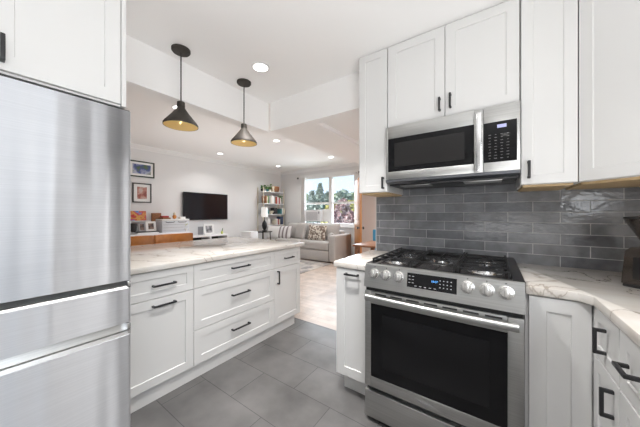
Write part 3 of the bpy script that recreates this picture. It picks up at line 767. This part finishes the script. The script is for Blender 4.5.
# canvas leaning on the wall, on a stack of books
y0, y1, zt = span(129, 146, 211, XT + .10); zb_ = onX(138, 220.5, XT + .10).z
o = MB().box(-.012, .012, y0, y1, 0, zt - zb_).build('canvas_painting', M['art_canvas'], loc=(XT + .105, 0, zb_), rot=(0, R(-6), 0), smooth=False)
tag(o, 'small unframed red and blue canvas above the double photo frame', 'painting')
rk = thing('desk_shelf', 'low white shelf on the sideboard carrying the canvas', 'shelf', (XT + .11, 0, SBZ))
MB().box(-.08, .08, y0 - .02, y1 + .05, zb_ - SBZ - .02, zb_ - SBZ - .001).build('top', M['white'], rk)
for yy in (y0, y1 + .03): MB().box(-.07, .07, yy - .01, yy + .01, 0, zb_ - SBZ - .02).build('leg', M['white'], rk)
# low white box with black lid, photo frames on it
y0, y1, zt = span(136, 157, 231.5, XS - .12)
bx = thing('storage_box', 'flat white box with a black lid below the photo frames', 'box', (XS - .13, 0, SBZ))
MB().box(-.10, .10, y0, y1, 0, zt - SBZ - .012, .003).build('body', M['white'], bx)
MB().box(-.105, .105, y0 - .004, y1 + .004, zt - SBZ - .012, zt - SBZ, .002).build('lid', M['black'], bx)
ZBX = zt
def stand_frame(label, px0, px1, X, z0, zt, border, fm, art, lean=-10, grp=None):
    y0, y1 = onX(px0, 226, X).y, onX(px1, 226, X).y
    f = thing('photo_frame', label, 'photo frame', (X, (y0 + y1) / 2, z0), 0, grp)
    f.rotation_euler = (0, R(lean), 0)
    w = (y1 - y0) / 2; h = zt - z0
    m = MB(); m.box(0, .018, -w, w, 0, border); m.box(0, .018, -w, w, h - border, h); m.box(0, .018, -w, -w + border, border, h - border); m.box(0, .018, w - border, w, border, h - border)
    m.build('frame', fm, f, smooth=False)
    MB().box(.003, .010, -w + border, w - border, border, h - border).build('photo', art, f, smooth=False)
    return f
zt = onX(147, 221.5, XS - .12).z
stand_frame('small brown photo frame left of the white one on the sideboard', 138.5, 145.5, XS - .13, ZBX + .002, zt - .02, .025, M['grey'], M['photo'])
stand_frame('small white photo frame with a dark photo on the flat white box', 146, 156, XS - .13, ZBX + .002, zt, .04, M['paper'], M['photo'])
y0, y1, zt = span(133.5, 138, 222.5, XS - .12)
tag(MB().lathe([(.03, 0), (.05, .02), (.055, .1), (.062, .16), (.05, .17), (.03, .165)]).build('black_vase', M['black'], loc=(XS - .12, (y0 + y1) / 2 - .04, ZBX + .001)),
    'small black vase left of the photo frames on the sideboard', 'vase')
# white storage crate with things on top
y0, y1, zt = span(160, 187, 219, XS - .15)
cr = thing('storage_crate', 'white plastic storage crate beside the television', 'crate', (XS - .20, 0, SBZ))
H = zt - SBZ
m = MB(); m.box(-.15, .15, y0, y1, 0, H * .86, .008)
m.build('body', M['plastic'], cr)
m = MB(); m.box(-.155, .155, y0 - .006, y1 + .006, H * .86, H, .012, 3); m.build('lid', M['paper'], cr)
m = MB()
for k in range(3): m.box(.149, .153, y0 + .02, y1 - .02, H * (.14 + .22 * k), H * (.155 + .22 * k))
m.build('seam', M['grey'], cr, smooth=False)
for k in (0, 1):
    ym = y0 + (y1 - y0) * (.28 + .44 * k); MB().tube([(.15, ym - .09, H * .80), (.165, ym - .06, H * .76), (.165, ym + .06, H * .76), (.15, ym + .09, H * .80)], .007, 8).build('handle', M['steel_dark'], cr)
ZCR = zt
def small_box(name, label, cat, px0, px1, X, z0, h, dep, mat, rz=0, grp=None):
    y0, y1 = onX(px0, 220, X).y, onX(px1, 220, X).y
    o = MB().box(-dep / 2, dep / 2, -(y1 - y0) / 2, (y1 - y0) / 2, 0, h, .004).build(name, mat, loc=(X, (y0 + y1) / 2, z0), rot=(0, 0, rz)); return tag(o, label, cat, grp)
small_box('book', 'brown book lying at the left edge of the white crate lid', 'book', 160.5, 168.5, XS - .2, ZCR, .035, .18, M['brown'], .1)
small_box('book', 'red book on top of the brown book on the crate', 'book', 161, 167.5, XS - .2, ZCR + .036, .035, .16, M['red'], -.1)
tg = thing('toy_animal', 'small orange toy animal standing on the white crate lid', 'toy', (XS - .18, onX(174.5, 215, XS - .18).y, ZCR))
MB().lathe([(0, 0), (.03, .01), (.042, .05), (.03, .085), (0, .09)], seg=16).build('body', M['orange'], tg)
MB().lathe([(0, .08), (.026, .095), (.03, .12), (.018, .14), (0, .145)], seg=16).build('head', M['cream'], tg)
small_box('small_box', 'small white box at the right end of the crate lid', 'box', 179, 184, XS - .2, ZCR, .05, .14, M['paper'])
# a basket of papers left of the crate
y0, y1, zt = span(155, 159.4, 213, XT + .2)
o = MB().box(-.02, .02, y0, y1 + .1, 0, zt - SBZ, .003).build('wooden_tray', M['brown'], loc=(XT + .05, 0, SBZ), rot=(0, R(-3), 0)); tag(o, 'brown tray leaning on the wall behind the crate', 'tray')
# flower pot
fy = onX(190.5, 230, XS - .1).y
fp = thing('flower_pot', 'white pot with a yellow green flower beside the crate', 'plant', (XS - .08, fy + .03, SBZ))
fp.location = (XS - .08, 2.86, SBZ)
MB().lathe([(.035, 0), (.05, .07), (.045, .07), (0, .06)], seg=20).build('pot', M['white'], fp)
m = MB()
for k in range(26):
    a_ = random.random() * 6.28; rr = random.random() * .05; m.obox((rr * math.cos(a_), rr * math.sin(a_), .09 + random.random() * .10), (.035, .02, .004), (random.random() * 3, random.random() * 3, a_))
m.build('flower', M['yellow'], fp, smooth=False)

# console below the television
CZ = onX(210, 235.2, XS).z
y0c, y1c = 2.95, onX(228.3, 236, XS).y
cs = thing('media_console', 'low white media console with dark open bays below the television', 'console', (XT + .02, 0, 0))
m = MB(); m.box(0, .42, y0c, y1c, CZ - .035, CZ, .002); m.box(0, .42, y0c, y1c, .06, .10, .002)
nb = 2
for k in range(nb + 1):
    yy = y0c + (y1c - y0c - .03) * k / nb; m.box(0, .42, yy, yy + .03, .06, CZ - .03, .002)
m.box(0, .02, y0c, y1c, .06, CZ - .03); m.box(.02, .41, y0c + .02, y1c - .02, CZ - .26, CZ - .235)
m.build('carcass', M['white'], cs)
MB().box(.021, .025, y0c + .03, y1c - .03, .1, CZ - .036).build('back_panel', M['gap'], cs, smooth=False)
for yy in (y0c + .05, y1c - .05):
    for x in (.04, .38): MB().box(x - .02, x + .02, yy - .02, yy + .02, 0, .061).build('leg', M['white'], cs)
xx = y0c + (y1c - y0c) * .25
tag(MB().box(-.12, .12, -.15, .15, 0, .06, .004).build('media_player', M['black'], loc=(XT + .25, xx, CZ - .234)), 'black media player in the left bay of the console', 'media player')
tag(MB().box(-.12, .12, -.13, .13, 0, .05, .004).build('game_console', M['black'], loc=(XT + .25, y1c - .27, CZ - .234)), 'black game console in the right bay of the console', 'game console')
a = onX(197.5, 232, XT + .2)
small_box('grey_board', 'plain grey board standing left of the white photo frame below the television', 'board', 198, 203, XT + .12, CZ, .20, .02, M['grey'])
zt = onX(208, 224, XS - .15).z
stand_frame('white photo frame leaning on the console below the television', 204, 214, XS - .17, CZ + .002, zt, .045, M['paper'], M['photo_grey'], -8)
fy = onX(222, 232, XS - .15).y
v = thing('bud_vase', 'tiny yellow vase with a green sprig at the right end of the console', 'vase', (XS - .15, fy, CZ))
MB().lathe([(.02, 0), (.03, .02), (.022, .06), (.012, .075), (0, .07)], seg=16).build('vase', M['yellow'], v)
MB().tube([(0, 0, .06), (.005, .01, .11), (0, .02, .15)], [.004, .012, .004], 6).build('sprig', M['leaf'], v)

# ------------------------------------------------------------------ corner bookshelf
XK = XT + .30
yk0, yk1 = onX(258, 200, XT + .04).y, min(onX(284, 200, XK).y, YW - .12)
ks = thing('bookshelf', 'open white corner bookshelf with a light frame beside the window', 'bookshelf', (XT + .02, 0, 0))
KZ = [onX(270, py, XK).z for py in (191.5, 203.5, 214, 225)] + [.42, .10]
for y in (yk0, yk1):
    for x in (.012, .268): MB().box(x - .011, x + .011, y - .011, y + .011, 0, KZ[0] + .12).build('post', M['cream'], ks, smooth=False)
for z in KZ: MB().box(0, .28, yk0 + .006, yk1 - .006, z - .022, z, .002).build('shelf_board', M['white'], ks, smooth=False)
def item_y(px): return yk0 + (yk1 - yk0) * (px - 258.) / 26.
cols = [('green', M['leaf']), ('grey', M['grey']), ('cream', M['cream']), ('navy', M['navy']), ('white', M['paper']), ('teal', M['teal']), ('red', M['red']), ('pale', M['pillow_white'])]
def books(z, seq, y, label):
    for k, (cn, mt, tw, hh) in enumerate(seq):
        o = MB().box(-.085, .085, 0, tw - .003, 0, hh, .002).build('book', mt, loc=(XT + .19, y, z)); y += tw
        tag(o, 'upright %s book, %s on the %s of the corner bookshelf' % (cn, ['first', 'second', 'third', 'fourth', 'fifth', 'sixth', 'seventh', 'eighth', 'ninth', 'tenth', 'eleventh', 'twelfth'][k], label), 'book', 'books on the corner bookshelf')
D = dict(cols)
books(KZ[1], [('brown', M['brown'], .05, .24), ('cream', D['cream'], .045, .22), ('green', D['green'], .05, .24), ('grey', D['grey'], .06, .23), ('cream', D['cream'], .05, .24), ('white', D['white'], .12, .25), ('grey', D['grey'], .03, .24),
              ('brown', M['brown'], .05, .22), ('red', D['red'], .05, .23), ('white', D['white'], .07, .22), ('red', D['red'], .05, .2), ('pale', D['pale'], .06, .2)], yk0 + .10, 'second shelf')
books(KZ[3], [('cream', D['cream'], .05, .17), ('white', D['white'], .06, .19), ('red', D['red'], .05, .18), ('cream', D['cream'], .06, .17), ('navy', D['navy'], .16, .26)], yk0 + .52, 'fourth shelf')
# top shelf: pots, figures and a basket
for k, (px, w) in enumerate(((259.8, .05), (262.6, .055), (266, .045), (269.5, .05))):
    p = thing('potted_plant', ['small dark potted plant at the left end of the bookshelf top', 'small potted plant second from the left on the bookshelf top', 'small low potted plant in the middle of the bookshelf top',
                               'taller potted plant beside the brown basket on the bookshelf top'][k], 'plant', (XT + .16, item_y(px), KZ[0]), 0, 'small pots on the bookshelf top')
    MB().lathe([(w * .7, 0), (w, .08), (w * .9, .08), (0, .07)], seg=16).build('pot', [M['black'], M['grey'], M['teal'], M['cream']][k], p)
    m = MB(); hgt = (.10, .11, .07, .17)[k]
    for q in range(34):
        a_ = random.random() * 6.28; rr = random.random() * w * 1.5; m.obox((rr * math.cos(a_), rr * math.sin(a_), .08 + random.random() * hgt), (.045, .022, .003), (random.random() * 3, random.random() * 3, a_))
    m.build('leaves', M['leaf'], p, smooth=False)
bk = thing('basket', 'brown woven basket at the right end of the bookshelf top', 'basket', (XT + .16, item_y(276), KZ[0]))
MB().lathe([(.08, 0), (.13, .05), (.14, .12), (.125, .17), (.115, .17), (.125, .12), (0, .03)], seg=24).build('body', M['brown'], bk)
MB().lathe([(.126, .17), (.138, .178), (.126, .188), (.114, .178)], seg=24, close=True).build('rim', M['orange'], bk)
iv = thing('trailing_plant', 'trailing green plant at the right corner of the bookshelf', 'plant', (XT + .19, yk1 - .12, KZ[1]))
MB().lathe([(.05, 0), (.065, .09), (.055, .09), (0, .08)], seg=16).build('pot', M['white'], iv)
m = MB()
for q in range(60):
    a_ = random.random() * 6.28; rr = random.random() * .11; m.obox((rr * math.cos(a_), rr * math.sin(a_) * .9, .10 + random.random() * .16), (.05, .03, .003), (random.random() * 3, random.random() * 3, a_))
m.build('leaves', M['leaf'], iv, smooth=False)
books(KZ[2], [('teal', D['teal'], .05, .17), ('white', D['white'], .05, .19), ('green', D['green'], .045, .16), ('cream', D['cream'], .05, .18)], yk0 + .78, 'third shelf')
tag(MB().lathe([(.03, 0), (.04, .03), (.03, .09), (.045, .15), (.03, .2), (0, .21)], seg=16).build('figurine', M['cream'], loc=(XT + .20, item_y(272.6), KZ[0])), 'small pale figurine left of the brown basket on the bookshelf top', 'figurine')
# third shelf: bottles, bowls and a dark speaker
for k, px in enumerate((260, 263.2, 266)):
    o = MB().lathe([(.04, 0), (.045, .03), (.045, .11), (.02, .14), (.018, .18), (0, .18)], seg=16).build('glass_jar', M['teal'], loc=(XT + .17, item_y(px), KZ[2]))
    tag(o, ['teal jar, leftmost on the third shelf of the bookshelf', 'teal jar, middle of three on the third shelf of the bookshelf', 'teal jar nearest the shelf centre on the third shelf'][k], 'jar', 'teal jars on the bookshelf')
small = [('bowl', 'cream bowl in the middle of the third bookshelf shelf', 270.3, M['cream'])]
for nm, lb, px, mt in small:
    o = MB().lathe([(.04, 0), (.09, .06), (.10, .10), (.09, .10), (.03, .02), (0, .02)], seg=24).build(nm, mt, loc=(XT + .17, item_y(px), KZ[2])); tag(o, lb, 'bowl')
tag(MB().box(-.09, .09, -.07, .07, 0, .20, .004).build('speaker', M['black'], loc=(XT + .18, item_y(273.9), KZ[2])), 'small black speaker right of the cream bowl on the bookshelf', 'speaker')
tag(MB().lathe([(.10, 0), (.11, .02), (.105, .12), (.09, .20), (.05, .24), (0, .25)], seg=24).build('white_lidded_jar', M['pillow_white'], loc=(XT + .17, item_y(265.5), KZ[3])), 'round white lidded jar on the fourth bookshelf shelf', 'jar')

# ------------------------------------------------------------------ lamp, side table, ottoman
lx = XT + .62
lp = onX(264.5, 212, lx)
zt, zb_ = onX(264.5, 207.5, lx).z, onX(264.5, 217, lx).z
TBZ = onX(258, 231.5, lx).z
st = thing('side_table', 'small black side table in front of the bookshelf', 'table', (lx, lp.y - .06, 0))
MB().cyl((0, 0, TBZ - .012), .27, .022, seg=36, bev=.003).build('tabletop', M['glass_dark'], st)
for k in range(4):
    a_ = PI / 4 + k * PI / 2; MB().tube([(.2 * math.cos(a_), .2 * math.sin(a_), TBZ - .02), (.25 * math.cos(a_), .25 * math.sin(a_), 0)], .012, 8).build('leg', M['black'], st)
MB().lathe([(.19, 0), (.20, .006), (.20, .016), (.19, .02)], (0, 0, TBZ * .55), 32, True).build('lower_ring', M['black'], st)
tl = thing('table_lamp', 'table lamp with a white drum shade beside the bookshelf', 'lamp', (lx, lp.y, TBZ))
MB().lathe([(.07, 0), (.075, .015), (.03, .03), (.06, .09), (.075, .16), (.06, .24), (.02, .30), (.012, .34), (.012, zb_ - TBZ + .05), (0, zb_ - TBZ + .05)], seg=24).build('base', M['black'], tl)
MB().lathe([(.095, zb_ - TBZ), (.088, zt - TBZ), (.084, zt - TBZ), (.091, zb_ - TBZ)], seg=32, close=True).build('lamp_shade', new_mat('lit_shade', (.9, .9, .88), .8, emit=(1, .97, .93), emit_s=.25), tl)
ox = XT + .62
oy0, oy1 = onX(246, 234, ox).y, onX(255, 234, ox).y - .06
oz = onX(250, 231.3, ox).z
ot = thing('storage_cube', 'low white cabinet between the console and the side table', 'cabinet', (ox, 0, 0))
MB().box(-.25, .2, oy0, oy1, .03, oz, .012).build('body', M['white'], ot)
MB().box(.2, .208, oy0 + .02, oy1 - .02, .06, oz - .04, .003).build('door', M['white'], ot)
for yy in (oy0 + .05, oy1 - .05):
    for x in (-.2, .15): MB().cyl((x, yy, .016), .02, .032).build('foot', M['black'], ot)

# ------------------------------------------------------------------ sofa
SY0, SY1 = 5.24, 6.12
sx0, sx1 = -5.30, -3.20
sf = thing('sofa', 'grey upholstered sofa under the double window', 'sofa', (0, 0, 0))
MB().box(sx0, sx1 - .20, SY0, SY1 - .05, .03, .30, .02).build('base', M['sofa'], sf)
MB().box(sx1 - .20, sx1, SY0 - .01, SY1, .03, .70, .045, 4).build('armrest', M['sofa'], sf)
MB().box(sx0, sx1 - .20, SY1 - .20, SY1, .28, .78, .05, 4).build('back', M['sofa'], sf)
sw = (sx1 - .20 - sx0) / 2
for k in range(2):
    MB().box(sx0 + k * sw + .004, sx0 + (k + 1) * sw - .004, SY0 - .015, SY1 - .22, .302, .52, .05, 4).build('seat_cushion', M['sofa'], sf)
for k in range(2):
    MB().pillow(sw - .02, .52, .24).build('back_cushion', M['sofa'], sf, loc=(sx0 + (k + .5) * sw, SY1 - .33, .715), rot=(R(-12), 0, 0))
for x in (sx0 + .1, sx1 - .1):
    for y in (SY0 + .08, SY1 - .1): MB().cyl((x, y, .016), .025, .032).build('foot', M['black'], sf)
def cushion(name, label, px, w, h, mat, y, z, rx=-16, rz=0, grp='throw pillows on the sofa'):
    x = onY(px, 230, y).x
    o = MB().pillow(w, h, .15, pinch=.06).build(name, mat, loc=(x, y, z + h / 2 * math.cos(R(rx))), rot=(R(rx), 0, rz)); return tag(o, label, 'pillow', grp)
cushion('throw_pillow', 'patterned cream and brown pillow in the middle of the grey sofa', 317, .60, .44, M['ikat'], 5.60, .50)
cushion('throw_pillow', 'striped grey pillow at the left part of the sofa', 284.5, .56, .40, M['stripe'], 5.50, .49, -14)
cushion('throw_pillow', 'white pillow with grey edge leftmost on the sofa', 273.5, .42, .40, M['pillow_white'], 5.42, .48, -14, .35)
cushion('throw_pillow', 'grey pillow standing between the striped and the patterned pillow', 301, .48, .50, M['sofa'], 5.62, .50, -14, -.3)
o = MB().pillow(.34, .24, .17).build('lumbar_pillow', M['sofa'], loc=(-3.52, 5.56, .62), rot=(R(-20), 0, R(-50))); tag(o, 'small grey lumbar pillow in the corner beside the sofa armrest', 'pillow')
# rug
tag(MB().box(-5.45, -3.28, 3.55, 5.19, 0.001, .014, .003).build('rug', M['rug']), 'grey patterned rug on the planks in front of the sofa', 'rug')

# ------------------------------------------------------------------ at the window
ac = thing('air_conditioner', 'white window air conditioner in the left lower sash', 'air conditioner')
a = onY(306.5, 210, YW - .03); b = onY(321.5, 221.5, YW - .03)
MB().box(a.x, b.x, YW - .10, YW + .08, b.z, a.z, .008).build('housing', M['white'], ac)
m = MB()
for k in range(7):
    z = b.z + .06 + k * (a.z - b.z - .12) / 7; m.box(a.x + .05, b.x - .10, YW - .104, YW - .099, z, z + .012)
m.build('louvres', M['grey'], ac, smooth=False)
MB().box(b.x, xm - .055, YW + .03, YW + .05, b.z, a.z + .02, .002).build('side_panel', M['paper'], ac)
MB().box(b.x - .075, b.x - .03, YW - .104, YW - .099, a.z - .12, a.z - .05).build('control_dial', M['grey'], ac, smooth=False)
# curtain rod
r0, r1 = onY(298, 177, YW - .09), onY(359.5, 172, YW - .09)
zr = r1.z
cr = thing('curtain_rod', 'white curtain rod with black ends above the double window', 'curtain rod', (0, YW - .09, zr))
MB().cyl(((r0.x + r1.x) / 2, 0, 0), .011, r1.x - r0.x, 'X', 12).build('rod', M['white'], cr)
for x in (r0.x, r1.x): MB().lathe([(0, -.035), (.03, -.018), (.036, 0), (.03, .018), (0, .035)], (x, 0, 0), 16).build('finial', M['black'], cr)
for x in (r0.x + .12, r1.x - .12): MB().box(x - .008, x + .008, 0, .089, -.012, .012).build('bracket', M['black'], cr)
cu = MB(); n = 24
xa_, xb_ = onY(301.5, 200, YW - .09).x, onY(305.5, 200, YW - .09).x
pl = [(xa_ + (xb_ - xa_) * i / n, .02 * math.sin(i * 1.6)) for i in range(n + 1)]
cu.prism(pl + [(p, q + .006) for p, q in reversed(pl)], -1.6, -.005)
tag(cu.build('curtain', M['pillow_white'], loc=(0, YW - .09 - .035, zr)), 'narrow white curtain at the left edge of the window', 'curtain')

# ------------------------------------------------------------------ door, dining table, blue chair
dn = onY(361, 228, 5.42); df = onY(355.2, 228, 6.16)
dv = Vector((df.x - dn.x, df.y - dn.y, 0)); L = dv.length
dd = MB().box(0, L, -.02, .02, .008, 2.14, .003)
for z0, z1 in ((.2, .9), (1.08, 1.95)): dd.box(.12, L - .12, -.026, .026, z0, z1, .012)
d1 = dd.build('door_1', M['door'], loc=(dn.x, dn.y, 0), rot=(0, 0, math.atan2(dv.y, dv.x))); d1['kind'] = 'structure'; d1['label'] = 'orange wooden door standing open beside the window'
kz = onY(360, 228, 5.45).z
m = MB()
for s in (-1, 1): m.cyl((.07, s * .045, kz), .012, .05, 'Y', 16).cyl((.07, s * .07, kz), .032, .03, 'Y', 20, bev=.008)
m.build('knob', M['black'], d1)

TZ = .765
c0 = onY(352.3, 244.8, 3.3)
v = ray(352.3, 244.5); tt = (TZ - CAM_H) / v[2]; tx, ty = v[0] * tt, v[1] * tt
dt = thing('dining_table', 'brown wooden dining table beyond the small countertop', 'table', (tx, ty, 0))
MB().box(0, 1.25, 0, .72, TZ - .030, TZ, .010, 3).build('tabletop', M['wood_table'], dt)
for x in (.06, 1.19):
    for y in (.06, .66): MB().box(x - .03, x + .03, y - .03, y + .03, 0, TZ - .030, .004).build('leg', M['wood_table'], dt)
cy = ty + 1.0
c1, c2 = onY(372.7, 236, cy + .2), onY(372.7, 229.5, cy + .2)
ch = thing('dining_chair', 'blue chair behind the brown dining table', 'chair', (c1.x + .23, cy, 0))
MB().box(-.22, .22, -.21, .21, .43, .48, .015).build('seat', M['blue'], ch)
zt = c2.z
MB().box(-.225, .225, .185, .225, zt - .42, zt, .012).build('backrest', M['blue'], ch)
for x in (-.2, .2):
    MB().box(x - .014, x + .014, -.20, -.172, 0, .44).build('leg', M['grey'], ch)
    MB().box(x - .014, x + .014, .18, .208, 0, zt - .36).build('leg', M['grey'], ch)

# ------------------------------------------------------------------ outdoors beyond the window
struct('ground_outside', box(-40, 20, YW + .5, 60, -1.6, -1.5), M['lawn'], 'lawn beyond the window')
def tree(name, label, x, y, h, rad, mat, base=-1.5, n=1500, kind='round', leaf=.16, grp='trees beyond the window'):
    t = thing(name, label, 'tree', (x, y, base), 0, grp)
    MB().tube([(0, 0, 0), (.05, 0, h * .45), (0, .05, h * .93)], [rad * .11, rad * .07, .02], 8).build('trunk', M['bark'], t)
    bm = bmesh.new(); rnd = random.Random(hash((round(x, 2), round(y, 2))) % 1000)
    for k in range(n):
        u = rnd.random()
        if kind == 'pine':
            z = h * (.12 + .88 * u); rr = rad * (1 - u) ** .9 * (.35 + .65 * rnd.random()) + .03
        else:
            z = h * (.25 + .75 * u); rr = rad * math.sqrt(max(0.02, 1 - (2 * u - .9) ** 2 * .82)) * (rnd.random() ** .5)
        a_ = rnd.random() * 2 * PI; c = Vector((rr * math.cos(a_), rr * math.sin(a_), z))
        d1_ = Vector((rnd.gauss(0, 1), rnd.gauss(0, 1), rnd.gauss(0, .7))).normalized(); d2_ = d1_.cross(Vector((rnd.gauss(0, 1), rnd.gauss(0, 1), rnd.gauss(0, 1)))).normalized()
        s = leaf * (.6 + .8 * rnd.random())
        bm.faces.new([bm.verts.new(c + d1_ * s), bm.verts.new(c + d2_ * s * .5), bm.verts.new(c - d1_ * s), bm.verts.new(c - d2_ * s * .5)])
    m = MB(); m.bm.free(); m.bm = bm; m.build('foliage', mat, t, smooth=False)
def at_px(px, y): return onY(px, 200, y).x
def top_h(py, px, y, base=-1.5): return onY(px, py, y).z - base
def T(name, label, px, y, py, rad, mat, **k): tree(name, label, at_px(px, y), y, top_h(py, px, y), rad, mat, **k)
T('pine_tree', 'bluish green conifer behind the left window, left of centre', 312, 17, 192, 1.1, M['leaf_pine'], kind='pine', n=1800, leaf=.22)
T('pine_tree', 'tallest bluish green conifer behind the left window', 320, 22, 184, 1.6, M['leaf_pine'], kind='pine', n=2000, leaf=.22)
T('pine_tree', 'conifer at the right edge of the left window', 328, 18, 193, .95, M['leaf_pine'], kind='pine', n=1600, leaf=.22)
T('broadleaf_tree', 'green broadleaf tree at the left edge of the left window', 305, 26, 194, 1.9, M['leaf_tree'], n=1600, leaf=.2)
T('broadleaf_tree', 'pale green tree behind the left part of the right window', 336, 28, 194, 1.9, M['leaf_tree'], n=1500, leaf=.22)
T('broadleaf_tree', 'pale green tree top behind the middle of the right window', 343, 23, 190, 1.2, M['leaf_pine'], n=900, leaf=.2)
T('broadleaf_tree', 'green tree behind the right edge of the right window', 354, 30, 193, 2.3, M['leaf_tree'], n=1800, leaf=.22)
T('yellow_tree', 'yellow green tree at the right edge of the right window', 351, 18, 201, 1.1, M['leaf_yellow'], n=1700, leaf=.15)
T('yellow_tree', 'yellow green tree at the left edge of the right window', 334, 15, 203, .9, M['leaf_yellow'], n=1500, leaf=.15)
T('russet_tree', 'dense red leaved tree in the middle of the right window', 343, 12.6, 199, .62, M['leaf_red'], n=1500, leaf=.11)
T('russet_tree', 'low red leaved bush at the bottom right of the right window', 351.5, 10.2, 212, .55, M['leaf_red'], n=1200, leaf=.10)
T('russet_tree', 'low red leaved bush at the bottom left of the right window', 335.5, 10.6, 211, .55, M['leaf_red'], n=1100, leaf=.10)
